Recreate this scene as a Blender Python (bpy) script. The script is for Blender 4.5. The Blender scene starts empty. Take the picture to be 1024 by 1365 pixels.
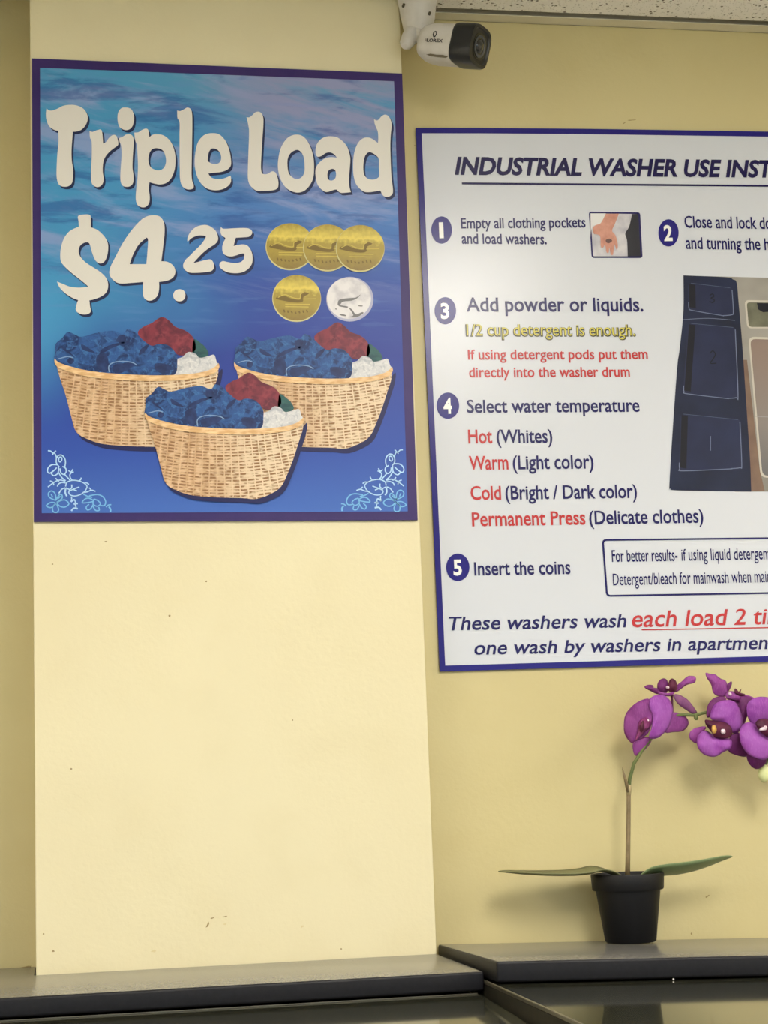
import bpy, bmesh, math, random
from mathutils import Vector, Matrix
random.seed(7)
S = bpy.context.scene
COL = S.collection

# ------------------------------------------------------------------ camera
F_PX = 2384.0
AX = Vector((0.9845193, -0.00908077, 0.17504079))     # world x, y, z axes seen by the camera (right, down, forward)
AY = Vector((-0.17155874, 0.1546618, 0.97295803))
AZ = Vector((-0.03590733, -0.98792574, 0.15070964))
EYE = Vector((0, 0, 1.62))
cam = bpy.data.cameras.new('camera')
cam.sensor_width = 36.0
cam.lens = F_PX / 1365.0 * 36.0
cam.clip_start = 0.05
cam_ob = bpy.data.objects.new('camera', cam)
COL.objects.link(cam_ob)
rt = Vector((AX[0], AY[0], AZ[0])); up = -Vector((AX[1], AY[1], AZ[1])); bk = -Vector((AX[2], AY[2], AZ[2]))
M = Matrix((rt, up, bk)).transposed().to_4x4()
M.translation = EYE
cam_ob.matrix_world = M
S.camera = cam_ob

# ------------------------------------------------------------------ world and exposure
W = bpy.data.worlds.new('world'); S.world = W; W.use_nodes = True
W.node_tree.nodes['Background'].inputs[0].default_value = (0.72, 0.86, 1, 1)
W.node_tree.nodes['Background'].inputs[1].default_value = 2.0
S.view_settings.view_transform = 'Standard'
S.view_settings.look = 'None'
S.view_settings.gamma = 1
S.view_settings.use_curve_mapping = False
S.view_settings.exposure = 0.0
LAMP = 26.0                      # emission of the ceiling lights' diffusers

# ------------------------------------------------------------------ measuring helpers
def ray(px, py):
    d = Vector((px - 512.0, py - 682.5, F_PX))
    return Vector((d.dot(AX), d.dot(AY), d.dot(AZ)))
def on_y(px, py, y):
    d = ray(px, py); return EYE + d * (y / d.y)
def on_z(px, py, z):
    d = ray(px, py); return EYE + d * ((z - EYE.z) / d.z)

PIL_Y = 2.60       # front of the pillar
WALL_Y = 2.65      # wall right of the pillar
LEFT_Y = 2.73      # wall left of the pillar
CEIL = 2.827
CT = 1.3761        # top of the left worktop

# ------------------------------------------------------------------ materials
def lin(c):
    out = []
    for v in c:
        v /= 255.0
        out.append(v / 12.92 if v <= 0.04045 else ((v + 0.055) / 1.055) ** 2.4)
    return (*out, 1.0)
MATS = {}
def mat(name, rgb=(128, 128, 128), rough=0.5, metal=0.0, spec=0.5, coat=0.0, noise=None, bump=None, emit=None, trans=0.0):
    """plain procedural material; noise=(scale, amount, rgb2); bump=(scale, distance)"""
    if name in MATS: return MATS[name]
    m = bpy.data.materials.new(name); m.use_nodes = True
    nt = m.node_tree; N = nt.nodes; L = nt.links
    b = N['Principled BSDF']
    b.inputs['Base Color'].default_value = lin(rgb)
    b.inputs['Roughness'].default_value = rough
    b.inputs['Metallic'].default_value = metal
    b.inputs['Specular IOR Level'].default_value = spec
    b.inputs['Coat Weight'].default_value = coat
    b.inputs['Coat Roughness'].default_value = 0.12
    if trans: b.inputs['Transmission Weight'].default_value = trans
    if emit:
        b.inputs['Emission Color'].default_value = lin(emit[0]); b.inputs['Emission Strength'].default_value = emit[1]
    tc = N.new('ShaderNodeTexCoord')
    if noise:
        n = N.new('ShaderNodeTexNoise'); n.inputs['Scale'].default_value = noise[0]; n.inputs['Detail'].default_value = 5
        L.new(tc.outputs['Object'], n.inputs['Vector'])
        r = N.new('ShaderNodeValToRGB'); r.color_ramp.elements[0].position = 0.35; r.color_ramp.elements[1].position = 0.68
        a = noise[1]; c0 = lin(rgb); c1 = lin(noise[2])
        r.color_ramp.elements[0].color = c0
        r.color_ramp.elements[1].color = tuple(c0[i] * (1 - a) + c1[i] * a for i in range(3)) + (1,)
        L.new(n.outputs['Fac'], r.inputs['Fac']); L.new(r.outputs['Color'], b.inputs['Base Color'])
    if bump:
        n = N.new('ShaderNodeTexNoise'); n.inputs['Scale'].default_value = bump[0]; n.inputs['Detail'].default_value = 6
        L.new(tc.outputs['Object'], n.inputs['Vector'])
        bp = N.new('ShaderNodeBump'); bp.inputs['Distance'].default_value = bump[1]
        L.new(n.outputs['Fac'], bp.inputs['Height']); L.new(bp.outputs['Normal'], b.inputs['Normal'])
    MATS[name] = m
    return m

class G:
    """small node-graph writer for the printed pictures"""
    def __init__(s, name, rough=0.35, coat=0.0, spec=0.5):
        s.m = bpy.data.materials.new(name); s.m.use_nodes = True; MATS[name] = s.m
        s.N = s.m.node_tree.nodes; s.L = s.m.node_tree.links; s.b = s.N['Principled BSDF']
        s.b.inputs['Roughness'].default_value = rough; s.b.inputs['Coat Weight'].default_value = coat
        s.b.inputs['Specular IOR Level'].default_value = spec
        s.b.inputs['Coat Roughness'].default_value = 0.12
        s.tc = s.N.new('ShaderNodeTexCoord').outputs['Object']
        sx = s.N.new('ShaderNodeSeparateXYZ'); s.L.new(s.tc, sx.inputs[0]); s.x, s.y, s.z = sx.outputs
    def put(s, sock, v):
        if hasattr(v, 'links'): s.L.new(v, sock)
        else: sock.default_value = v
    def math(s, op, a, b=0.0, clamp=False):
        n = s.N.new('ShaderNodeMath'); n.operation = op; n.use_clamp = clamp
        s.put(n.inputs[0], a); s.put(n.inputs[1], b); return n.outputs[0]
    def rng(s, v, a, b, c=0.0, d=1.0):
        n = s.N.new('ShaderNodeMapRange'); n.interpolation_type = 'SMOOTHSTEP'
        s.put(n.inputs[0], v)
        for i, k in enumerate((a, b, c, d)): n.inputs[i + 1].default_value = k
        return n.outputs[0]
    def mix(s, f, a, b):
        n = s.N.new('ShaderNodeMix'); n.data_type = 'RGBA'
        s.put(n.inputs[0], f); s.put(n.inputs[6], a); s.put(n.inputs[7], b); return n.outputs[2]
    def vec(s, x, y, z):
        n = s.N.new('ShaderNodeCombineXYZ'); s.put(n.inputs[0], x); s.put(n.inputs[1], y); s.put(n.inputs[2], z); return n.outputs[0]
    def noise(s, v, scale, detail=5, dist=0.0, rough=0.5):
        n = s.N.new('ShaderNodeTexNoise'); s.put(n.inputs['Vector'], v); n.inputs['Scale'].default_value = scale
        n.inputs['Detail'].default_value = detail; n.inputs['Distortion'].default_value = dist; n.inputs['Roughness'].default_value = rough
        return n.outputs['Fac']
    def ramp(s, f, stops):
        n = s.N.new('ShaderNodeValToRGB'); cr = n.color_ramp
        while len(cr.elements) < len(stops): cr.elements.new(0.5)
        for e, (p, c) in zip(cr.elements, stops): e.position = p; e.color = lin(c)
        s.put(n.inputs[0], f); return n.outputs[0]
    def out(s, c): s.put(s.b.inputs['Base Color'], c); return s.m
    def bump(s, h, dist, strength=1.0):
        n = s.N.new('ShaderNodeBump'); n.inputs['Distance'].default_value = dist; n.inputs['Strength'].default_value = strength
        s.put(n.inputs['Height'], h); s.L.new(n.outputs[0], s.b.inputs['Normal'])

def paint(name, rgb, dark, light):
    g = G(name, rough=0.42, spec=0.4)
    a = g.noise(g.tc, 2.2, 4); b = g.noise(g.tc, 11, 5)
    c = g.mix(g.rng(a, 0.35, 0.68), lin(rgb), lin(light))
    c = g.mix(g.math('MULTIPLY', g.rng(b, 0.5, 0.75), 0.22), c, lin(dark))
    g.bump(g.noise(g.tc, 150, 5), 0.0006, 0.55)
    return g.out(c)
M_WALL = paint('wall_paint', (199, 186, 136), (191, 177, 125), (204, 192, 143))
M_PILLAR = paint('pillar_paint', (222, 212, 174), (215, 204, 163), (226, 217, 180))
M_ROOM = mat('room_paint', (214, 210, 194), 0.7)
M_BARE = mat('bare_paint_edge', (226, 218, 190), 0.6)

g = G('ceiling_tile_face', rough=0.9, spec=0.2)
v1 = g.N.new('ShaderNodeTexVoronoi'); v1.inputs['Scale'].default_value = 95; g.L.new(g.vec(g.x, g.y, 0), v1.inputs['Vector']); v1.inputs['Randomness'].default_value = 1
hole = g.rng(v1.outputs['Distance'], 0.14, 0.26, 1, 0)
pick = g.rng(g.noise(g.vec(g.x, g.y, 0), 40, 2), 0.46, 0.50)
v2 = g.N.new('ShaderNodeTexVoronoi'); v2.inputs['Scale'].default_value = 240; g.L.new(g.vec(g.x, g.y, 0), v2.inputs['Vector'])
pin = g.math('MULTIPLY', g.rng(v2.outputs['Distance'], 0.15, 0.28, 1, 0), 0.45)
dk = g.math('MAXIMUM', g.math('MULTIPLY', hole, pick), pin)
g.bump(dk, -0.002)
M_TILE = g.out(g.mix(dk, lin((240, 237, 230)), lin((120, 110, 92))))
M_TRIM = mat('white_metal_trim', (214, 208, 186), 0.45, noise=(9, 0.5, (196, 188, 160)))
M_GAP = mat('dark_void', (22, 19, 15), 0.9)
M_FLOOR = mat('floor_tile', (196, 190, 178), 0.5, noise=(3, 0.6, (180, 174, 162)))

g = G('laminate_top', rough=0.3, spec=0.5)
f1 = g.noise(g.tc, 240, 4); f2 = g.noise(g.tc, 9, 4)
g.b.inputs['Roughness'].default_value = 0.22
M_LAM = g.out(g.mix(g.rng(f1, 0.45, 0.62), lin((108, 107, 105)), lin((126, 125, 121))))
M_EDGE = mat('laminate_edge', (19, 19, 23), 0.5, spec=.3, noise=(160, 0.6, (27, 27, 32)))
g = G('washer_top_gloss', rough=0.06, spec=0.33)
M_GLOSS = g.out(g.mix(g.rng(g.noise(g.tc, 300, 3), 0.5, 0.8), lin((52, 53, 43)), lin((62, 62, 51))))
M_WSIDE = mat('dark_side', (26, 24, 18), 0.6, spec=.25, noise=(60, 0.7, (40, 37, 28)))  # washer side: near-black colour with slightly lighter mottling
M_STEEL = mat('brushed_steel_edge', (112, 107, 92), 0.35, metal=0.6, noise=(60, 0.6, (105, 98, 82)))
M_BODY = mat('stainless_front', (150, 152, 154), 0.35, metal=0.9)

# ------------------------------------------------------------------ object helpers
def tag(o, label=None, cat=None, group=None, kind=None):
    if label: o['label'] = label
    if cat: o['category'] = cat
    if group: o['group'] = group
    if kind: o['kind'] = kind
    return o
def empty(name, loc, label, cat, group=None):
    o = bpy.data.objects.new(name, None); COL.objects.link(o); o.location = loc
    o.empty_display_size = 0.05
    return tag(o, label, cat, group)
def link(name, me, m, parent=None, smooth=False, origin=None):
    """mesh data is given in world coordinates; parents only ever have a location"""
    off = Vector((0, 0, 0))
    p = parent
    while p is not None: off += Vector(p.location); p = p.parent
    o = bpy.data.objects.new(name, me); COL.objects.link(o)
    if origin is None: origin = off if parent is not None else Vector((0, 0, 0))
    origin = Vector(origin)
    me.transform(Matrix.Translation(-origin))
    o.location = origin - off
    if parent is not None: o.parent = parent
    if m is not None and not me.materials: me.materials.append(m)
    if smooth:
        for q in me.polygons: q.use_smooth = True
    return o
def mesh(name, vs, fs):
    me = bpy.data.meshes.new(name); me.from_pydata([tuple(v) for v in vs], [], fs); me.update(); return me
def bm_mesh(name, bm):
    me = bpy.data.meshes.new(name); bm.normal_update(); bm.to_mesh(me); bm.free(); return me
def box_bm(bm, a, b, bevel=0.0, seg=2):
    r = bmesh.ops.create_cube(bm, size=1)
    for v in r['verts']:
        v.co = Vector([(a[i] + b[i]) / 2 + v.co[i] * (b[i] - a[i]) for i in range(3)])
    if bevel:
        es = list({e for v in r['verts'] for e in v.link_edges})
        bmesh.ops.bevel(bm, geom=es, offset=bevel, segments=seg, profile=0.5, affect='EDGES')
def box(name, a, b, m, parent=None, bevel=0.0, kind=None, origin=None, seg=2):
    bm = bmesh.new(); box_bm(bm, a, b, bevel, seg)
    o = link(name, bm_mesh(name, bm), m, parent, origin=origin if origin is not None else (None if parent else [(a[i] + b[i]) / 2 if i < 2 else min(a[2], b[2]) for i in range(3)]))
    if kind: o['kind'] = kind
    return o
def frame_axes(d, hint=Vector((0, 0, 1))):
    d = d.normalized(); u = d.cross(hint)
    if u.length < 1e-4: u = d.cross(Vector((1, 0, 0)))
    u.normalize(); return u, d.cross(u).normalized(), d
def lathe_bm(bm, base, axis, prof, n=32, square=0.0, hint=Vector((0, 0, 1)), mi=0):
    """prof = [(radius, height)...] turned about axis; square > 0 makes a rounded square section"""
    u, w, d = frame_axes(Vector(axis), hint); rings = []
    for r, h in prof:
        if r < 1e-6: rings.append([bm.verts.new(Vector(base) + d * h)]); continue
        ring = []
        for i in range(n):
            t = 2 * math.pi * (i + .5) / n; c, s_ = math.cos(t), math.sin(t)
            k = 1.0
            if square:
                p = 2 + square * 4; k = (abs(c) ** p + abs(s_) ** p) ** (-1 / p)
            ring.append(bm.verts.new(Vector(base) + d * h + (u * c + w * s_) * r * k))
        rings.append(ring)
    for A, B in zip(rings, rings[1:]):
        if len(A) == 1 and len(B) == 1: continue
        for i in range(n):
            j = (i + 1) % n
            if len(A) == 1: f = bm.faces.new((A[0], B[j], B[i]))
            elif len(B) == 1: f = bm.faces.new((A[i], A[j], B[0]))
            else: f = bm.faces.new((A[i], A[j], B[j], B[i]))
            f.material_index = mi; f.smooth = True
def lathe(name, base, axis, prof, m, parent, n=32, square=0.0, hint=Vector((0, 0, 1)), sharp=None):
    bm = bmesh.new(); lathe_bm(bm, base, axis, prof, n, square, hint)
    bmesh.ops.recalc_face_normals(bm, faces=bm.faces)
    me = bm_mesh(name, bm)
    o = link(name, me, m, parent)
    me.shade_smooth(); me.set_sharp_from_angle(angle=math.radians(38))
    return o
def tube(name, pts, rads, m, parent, n=10):
    bm = bmesh.new(); rings = []
    for i, p in enumerate(pts):
        d = (pts[min(i + 1, len(pts) - 1)] - pts[max(i - 1, 0)])
        u, w, d = frame_axes(d, Vector((0, 1, 0)))
        rings.append([bm.verts.new(p + (u * math.cos(2 * math.pi * k / n) + w * math.sin(2 * math.pi * k / n)) * rads[i]) for k in range(n)])
    for A, B in zip(rings, rings[1:]):
        for k in range(n): bm.faces.new((A[k], A[(k + 1) % n], B[(k + 1) % n], B[k]))
    bm.faces.new(rings[0][::-1]); bm.faces.new(rings[-1])
    bmesh.ops.recalc_face_normals(bm, faces=bm.faces)
    return link(name, bm_mesh(name, bm), m, parent, smooth=True)
def spline(pts, closed=True, sub=5):
    """Catmull-Rom through points; a point given as (x, y, 0) stays a sharp corner"""
    n = len(pts); out = []
    for i in range(n if closed else n - 1):
        g_ = lambda k: pts[k % n] if closed else pts[max(0, min(n - 1, k))]
        p0, p1, p2, p3 = g_(i - 1), g_(i), g_(i + 1), g_(i + 2)
        if len(p1) > 2: p0 = p1
        if len(p2) > 2: p3 = p2
        for s in range(sub):
            t = s / sub
            out.append(tuple(0.5 * (2 * p1[k] + (p2[k] - p0[k]) * t + (2 * p0[k] - 5 * p1[k] + 4 * p2[k] - p3[k]) * t * t + (3 * p1[k] - p0[k] - 3 * p2[k] + p3[k]) * t ** 3) for k in (0, 1)))
    if not closed: out.append(tuple(pts[-1][:2]))
    return out
def fill(loops):
    """2-D loops (inner ones are holes) -> filled mesh in x,y"""
    cu = bpy.data.curves.new('shape', 'CURVE'); cu.dimensions = '2D'; cu.fill_mode = 'BOTH'
    for lp in loops:
        sp = cu.splines.new('POLY'); sp.points.add(len(lp) - 1); sp.use_cyclic_u = True
        for q, (x, y) in zip(sp.points, lp): q.co = (x, y, 0, 1)
    o = bpy.data.objects.new('shape', cu); COL.objects.link(o)
    me = bpy.data.meshes.new_from_object(o.evaluated_get(bpy.context.evaluated_depsgraph_get()))
    bpy.data.objects.remove(o); bpy.data.curves.remove(cu)
    return me

class Sheet:
    """a flat sheet in a wall plane; printed shapes lie on it in thin layers"""
    def __init__(s, root, y): s.root = root; s.y = y; s.n = 0
    def shape(s, name, loops, m, layer, smooth=True, tr=None, sub=5, label=None):
        lp = [spline(l, True, sub) if smooth else [tuple(p[:2]) for p in l] for l in loops]
        if tr: lp = [[tr(*p) for p in l] for l in lp]
        y = s.y - 0.00022 * layer
        W_ = [[on_y(px, py, y) for px, py in l] for l in lp]
        me = fill([[(p.x, p.z) for p in l] for l in W_])
        for v in me.vertices: v.co = Vector((v.co.x, y, v.co.y))
        s.face(me)
        o = link(name, me, m, s.root)
        if label: o['label'] = label
        return o
    def face(s, me):
        me.update()
        for p in me.polygons:
            if p.normal.y > 0: p.flip()
        me.update()
    def ribbon(s, name, lines, width, m, layer, tr=None, label=None):
        """lines of px points drawn as a pen stroke, all in one mesh"""
        y = s.y - 0.00022 * layer; vs = []; fs = []
        for ln in lines:
            w = width
            if isinstance(ln, dict): w = ln['w']; ln = ln['p']
            pts = spline(ln, False, 5) if len(ln) > 2 else ln
            if tr: pts = [tr(*p[:2]) for p in pts]
            W_ = [on_y(p[0], p[1], y) for p in pts]; b = len(vs)
            for i, p in enumerate(W_):
                d = W_[min(i + 1, len(W_) - 1)] - W_[max(0, i - 1)]
                if d.length < 1e-9: d = Vector((1, 0, 0))
                d.normalize(); nn = Vector((-d.z, 0, d.x)) * w * 0.00109 / 2
                vs += [p + nn, p - nn]
            for i in range(len(W_) - 1): fs.append((b + 2 * i, b + 2 * i + 1, b + 2 * i + 3, b + 2 * i + 2))
        me = mesh(name, vs, fs)
        for p in me.polygons:
            if p.normal.y > 0: p.flip()
        o = link(name, me, m, s.root)
        if label: o['label'] = label
        return o
    def text(s, body, a, b, cap, m, layer, prefix=None, bold=0.0, shear=0.0, grow=0.0, tall=1.1):
        """text from baseline point a to b (where prefix ends), cap px tall"""
        def make(t):
            cu = bpy.data.curves.new('t', 'FONT'); cu.body = t; cu.size = 1.0; cu.offset = bold + grow; cu.shear = shear; cu.resolution_u = 3
            o = bpy.data.objects.new('t', cu); COL.objects.link(o)
            me = bpy.data.meshes.new_from_object(o.evaluated_get(bpy.context.evaluated_depsgraph_get()))
            bpy.data.objects.remove(o); bpy.data.curves.remove(cu)
            xs = [v.co.x for v in me.vertices]; ys = [v.co.y for v in me.vertices]
            return me, min(xs), max(xs), min(ys), max(ys)
        me, x0, x1, _, _ = make(body)
        if prefix: _, x0, x1, _, _ = make(prefix)
        _, _, _, h0, h1 = make('H')
        y = s.y - 0.00022 * layer
        A = on_y(*a, y); B = on_y(*b, y); Cp = on_y(a[0], a[1] - cap, y)
        ex = (B - A) / (x1 - x0); ez = Vector((0, 0, (Cp.z - A.z) / (h1 - 2 * 0 - 0)))
        _, _, _, _, xh = make('x')
        for v in me.vertices:
            x, z = v.co.x - x0, v.co.y
            if tall:          # the printed face has tall small letters
                if 0 < z < xh: z *= tall
                elif z >= xh: z = xh * tall + (z - xh) * (h1 - xh * tall) / (h1 - xh)
            v.co = A + ex * x + ez * z; v.co.y = y
        s.face(me)
        return link('lettering', me, m, s.root)

# ------------------------------------------------------------------ the room
def struct(o): o['kind'] = 'structure'; return o
X0, X1, Y0 = -2.6, 4.2, -3.2
CHG = CEIL + 0.30
struct(box('wall_back', (0.40, WALL_Y, 0), (X1 + .1, WALL_Y + .3, CHG), M_WALL))
struct(box('wall_back_left', (X0 - .1, LEFT_Y, 0), (0.40, LEFT_Y + .22, CHG), M_WALL))
struct(box('wall_left', (X0 - .1, Y0, 0), (X0, LEFT_Y, CHG), M_ROOM))
struct(box('wall_right', (X1, Y0, 0), (X1 + .1, WALL_Y, CHG), M_ROOM))
WX0, WX1, WZ0, WZ1 = -1.7, 3.3, 0.75, 2.45
bm = bmesh.new()
for a, b in (((X0 - .1, 0), (WX0, CHG)), ((WX1, 0), (X1 + .1, CHG)), ((WX0, 0), (WX1, WZ0)), ((WX0, WZ1), (WX1, CHG))):
    box_bm(bm, (a[0], Y0 - .1, a[1]), (b[0], Y0, b[1]))
struct(link('wall_front', bm_mesh('wall_front', bm), M_ROOM, origin=(0, Y0, 0)))
m = bpy.data.materials.new('window_glass'); m.use_nodes = True; nt = m.node_tree
tp = nt.nodes.new('ShaderNodeBsdfTransparent'); tp.inputs[0].default_value = (.93, .96, .96, 1); gl = nt.nodes.new('ShaderNodeBsdfGlossy'); gl.inputs['Roughness'].default_value = .02
mx = nt.nodes.new('ShaderNodeMixShader'); mx.inputs[0].default_value = .06
nt.links.new(tp.outputs[0], mx.inputs[1]); nt.links.new(gl.outputs[0], mx.inputs[2]); nt.links.new(mx.outputs[0], nt.nodes['Material Output'].inputs[0])
bm = bmesh.new()
box_bm(bm, (WX0, Y0 - .08, WZ0), (WX1, Y0 - .02, WZ0 + .05)); box_bm(bm, (WX0, Y0 - .08, WZ1 - .05), (WX1, Y0 - .02, WZ1))
for k in range(5):
    x = WX0 + (WX1 - WX0 - .05) * k / 4
    box_bm(bm, (x, Y0 - .078, WZ0 + .05), (x + .05, Y0 - .022, WZ1 - .05))
win = struct(link('added_window', bm_mesh('added_window', bm), mat('window_alloy', (120, 118, 112), .4, metal=.6), origin=((WX0 + WX1) / 2, Y0, WZ0)))  # unseen shop window, added to bring cool daylight onto the posters
for k in range(4):
    x = WX0 + (WX1 - WX0 - .05) * k / 4
    box('pane', (x + .0505, Y0 - .053, WZ0 + .0505), (x + (WX1 - WX0 - .05) / 4 - .0005, Y0 - .047, WZ1 - .0505), m, win)
struct(box('floor', (X0 - .1, Y0 - .1, -0.1), (X1 + .1, LEFT_Y + .2, 0), M_FLOOR))
# pillar: a boxed-in column standing proud of the wall
pl0 = -0.0470; pl1 = 0.5213
pil = struct(box('wall_pillar', (pl0, PIL_Y, 0), (pl1, LEFT_Y + .01, CHG), M_PILLAR, bevel=0.0012))
# worn marks in the paint of the pillar and of the wall
def scuffs(name, marks, y, m, parent):
    vs = []; fs = []
    for (px, py, w, h, a) in marks:
        c = on_y(px, py, y); b = len(vs); n = 9
        for k in range(n):
            t = 2 * math.pi * k / n; r = 1 + 0.25 * math.sin(k * 2.3 + px)
            x = math.cos(t) * w * r * 0.00055; z = math.sin(t) * h * r * 0.00055
            vs.append(Vector((c.x + x * math.cos(a) - z * math.sin(a), y, c.z + x * math.sin(a) + z * math.cos(a))))
        fs.append(tuple(range(b, b + n)))
    me = mesh(name, vs, fs)
    for p in me.polygons:
        if p.normal.y > 0: p.flip()
    o = link(name, me, m, parent); return o
M_SCUFF = mat('scuff', (150, 130, 84), 0.7); M_SCUFF2 = mat('faint_scuff', (214, 200, 152), 0.6)
scuffs('scuff_mark', [(277, 1233, 2.2, 8, -0.5), (283, 1224, 5, 1.5, .2), (141, 722, 4, 1.6, 0), (226, 821, 3, 3, 0), (71, 1268, 3, 2.4, 0), (58, 1245, 2, 2, 0),
                      (300, 1222, 7, 1.3, .1), (455, 1265, 2, 2, 0), (95, 1025, 2.4, 2.4, 0), (70, 752, 2, 2, 0), (390, 960, 2, 2, 0), (275, 775, 3, 2, .4)], PIL_Y - .0004, M_SCUFF, pil)
scuffs('scuff_mark', [(205, 1268, 7, 3, .1), (300, 1232, 5, 2, 0), (403, 1235, 4, 3, .3)], PIL_Y - .0003, M_SCUFF2, pil)
wb = bpy.data.objects['wall_back']
scuffs('scuff_mark', [(922, 1245, 2.5, 4, .2), (943, 1195, 7, 2, .5), (553, 194, 1.6, 2.2, 0), (842, 160, 14, 1.2, .1), (832, 164, 5, 1.2, .6)], WALL_Y - .0004, M_SCUFF, wb)
scuffs('scuff_mark', [(36, 1289.5, 13, 3.2, .05)], LEFT_Y - .0005, M_SCUFF, bpy.data.objects['wall_back_left'])

# ceiling: slab, wall angle, tee bars, tiles
ceil = struct(box('ceiling', (X0 - .1, Y0 - .1, CHG), (X1 + .1, LEFT_Y + .3, CHG + .1), M_GAP))
# wall angle: thin shelf and upstand along the right wall, stopping at the pillar
bm = bmesh.new()
box_bm(bm, (pl1 + .001, WALL_Y - .027, CEIL), (X1, WALL_Y, CEIL + .0016)); box_bm(bm, (pl1 + .001, WALL_Y - .0016, CEIL), (X1, WALL_Y, CEIL + .03))
tr = struct(link('trim_back', bm_mesh('trim_back', bm), M_TRIM, origin=(1, WALL_Y, CEIL)))
PX, PY = 0.61, 1.22
gx0 = 0.565; gy0 = WALL_Y - .030
ix = [k for k in range(-6, 7) if X0 < gx0 + PX * (k + 1) and gx0 + PX * k < X1]
lights = {(0, 1), (-4, 1), (4, 1), (-4, 3), (4, 3)}
first = {}
for k in ix:
    for j in range(0, 5):
        xa, xb = max(X0, gx0 + PX * k), min(X1, gx0 + PX * (k + 1)); yb, ya = gy0 - PY * j, max(Y0, gy0 - PY * (j + 1))
        if yb - ya < .1 or xb - xa < .05: continue
        if j == 0 and xa < pl1 and xb > pl0: yb = PIL_Y - .004 if xa < pl1 else yb
        if (k, j) in lights: continue
        g_ = 0.005
        box('ceiling_tile', (xa + g_, ya + g_, CEIL + .0055), (xb - g_, yb - .0025, CEIL + .019), M_TILE, ceil, bevel=0.0015, seg=1)
for k in ix:
    x = gx0 + PX * k
    if pl0 - .02 < x < pl1 + .02 or x < X0 or x > X1: y_end = PIL_Y - .004
    else: y_end = WALL_Y - .028
    bm = bmesh.new(); box_bm(bm, (x - .012, Y0, CEIL + .001), (x + .012, y_end, CEIL + .003)); box_bm(bm, (x - .001, Y0, CEIL + .003), (x + .001, y_end, CEIL + .035))
    if X0 < x < X1: link('tee_bar', bm_mesh('tee_bar', bm), M_TRIM, ceil)
for j in range(1, 5):
    y = gy0 - PY * j
    if y < Y0: continue
    bm = bmesh.new(); box_bm(bm, (X0, y - .012, CEIL - .0005), (X1, y + .012, CEIL + .0009))
    link('cross_bar', bm_mesh('cross_bar', bm), M_TRIM, ceil)
# ceiling lights set in the grid (outside the frame, they light the wall and shine in the poster)
M_DIFF = mat('lit_diffuser', (255, 250, 238), 0.5, emit=((255, 249, 241), LAMP))
for (k, j) in sorted(lights):
    xa, xb = gx0 + PX * k, gx0 + PX * (k + 1); yb, ya = gy0 - PY * j, gy0 - PY * (j + 1)
    lt = empty('ceiling_light', ((xa + xb) / 2, (ya + yb) / 2, CEIL + .005), 'recessed fluorescent light panel in the tiled ceiling, outside the picture', 'light', 'ceiling light panels')
    bm = bmesh.new()
    for a, b in (((xa + .01, ya + .014), (xa + .05, yb - .014)), ((xb - .05, ya + .014), (xb - .01, yb - .014)), ((xa + .05, ya + .014), (xb - .05, ya + .05)), ((xa + .05, yb - .05), (xb - .05, yb - .014))):
        box_bm(bm, (*a, CEIL + .004), (*b, CEIL + .06))
    link('light_frame', bm_mesh('light_frame', bm), M_TRIM, lt)
    box('diffuser', (xa + .0505, ya + .0505, CEIL + .012), (xb - .0505, yb - .0505, CEIL + .02), M_DIFF, lt)

# ------------------------------------------------------------------ worktops
def slab_from(name, top, m_top, m_edge, thick, roundr=0.006, parent=None):
    """top: loop of world points (clockwise or not); slab with rounded long edges; dark edge band"""
    bm = bmesh.new(); vt = [bm.verts.new(p) for p in top]; f = bm.faces.new(vt)
    bm.normal_update()
    if f.normal.z < 0: f.normal_flip()
    ex = bmesh.ops.extrude_face_region(bm, geom=[f])
    for v in [q for q in ex['geom'] if isinstance(q, bmesh.types.BMVert)]: v.co.z -= thick
    bmesh.ops.recalc_face_normals(bm, faces=bm.faces)
    bmesh.ops.bevel(bm, geom=list(bm.edges), offset=roundr, segments=4, profile=0.5, affect='EDGES')
    bm.normal_update()
    for q in bm.faces:
        q.material_index = 0 if q.normal.z > 0.93 else 1; q.smooth = True
    me = bm_mesh(name, bm); me.materials.append(m_top); me.materials.append(m_edge)
    return link(name, me, None, parent, origin=(sum(p.x for p in top) / len(top), sum(p.y for p in top) / len(top), top[0].z - thick))
TH = 0.0245
fy = 2.3285; e = .0008
top = [Vector(p) for p in ((-1.6, fy, CT), (.5285, fy, CT), (.5215, PIL_Y - e, CT), (pl0 - e, PIL_Y - e, CT), (pl0 - e, LEFT_Y - e, CT), (-1.6, LEFT_Y - e, CT))]
lw = slab_from('worktop', top, M_LAM, M_EDGE, TH, 0.0035)
tag(lw, 'grey laminate worktop with dark rounded edge below the cream pillar', 'worktop')
# right shelf leans a little: fit its plane through three measured points
A = on_y(583, 1259, WALL_Y); B = on_y(1024, 1249.8, WALL_Y); C_ = on_y(660.6, 1281.4, 2.29)
nrm = (B - A).cross(C_ - A).normalized()
def zs(x, y): return A.z - (nrm.x * (x - A.x) + nrm.y * (y - A.y)) / nrm.z
xl = C_.x
corn = [(xl, 2.285), (1.75, 2.285), (1.75, WALL_Y - e), (xl - .002, WALL_Y - e)]
top = [Vector((x, y, zs(x, y))) for x, y in corn]
rw = slab_from('worktop', top, M_LAM, M_EDGE, 0.0265, 0.0035)
tag(rw, 'grey laminate worktop with dark edge carrying the potted orchid', 'worktop')
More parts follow.
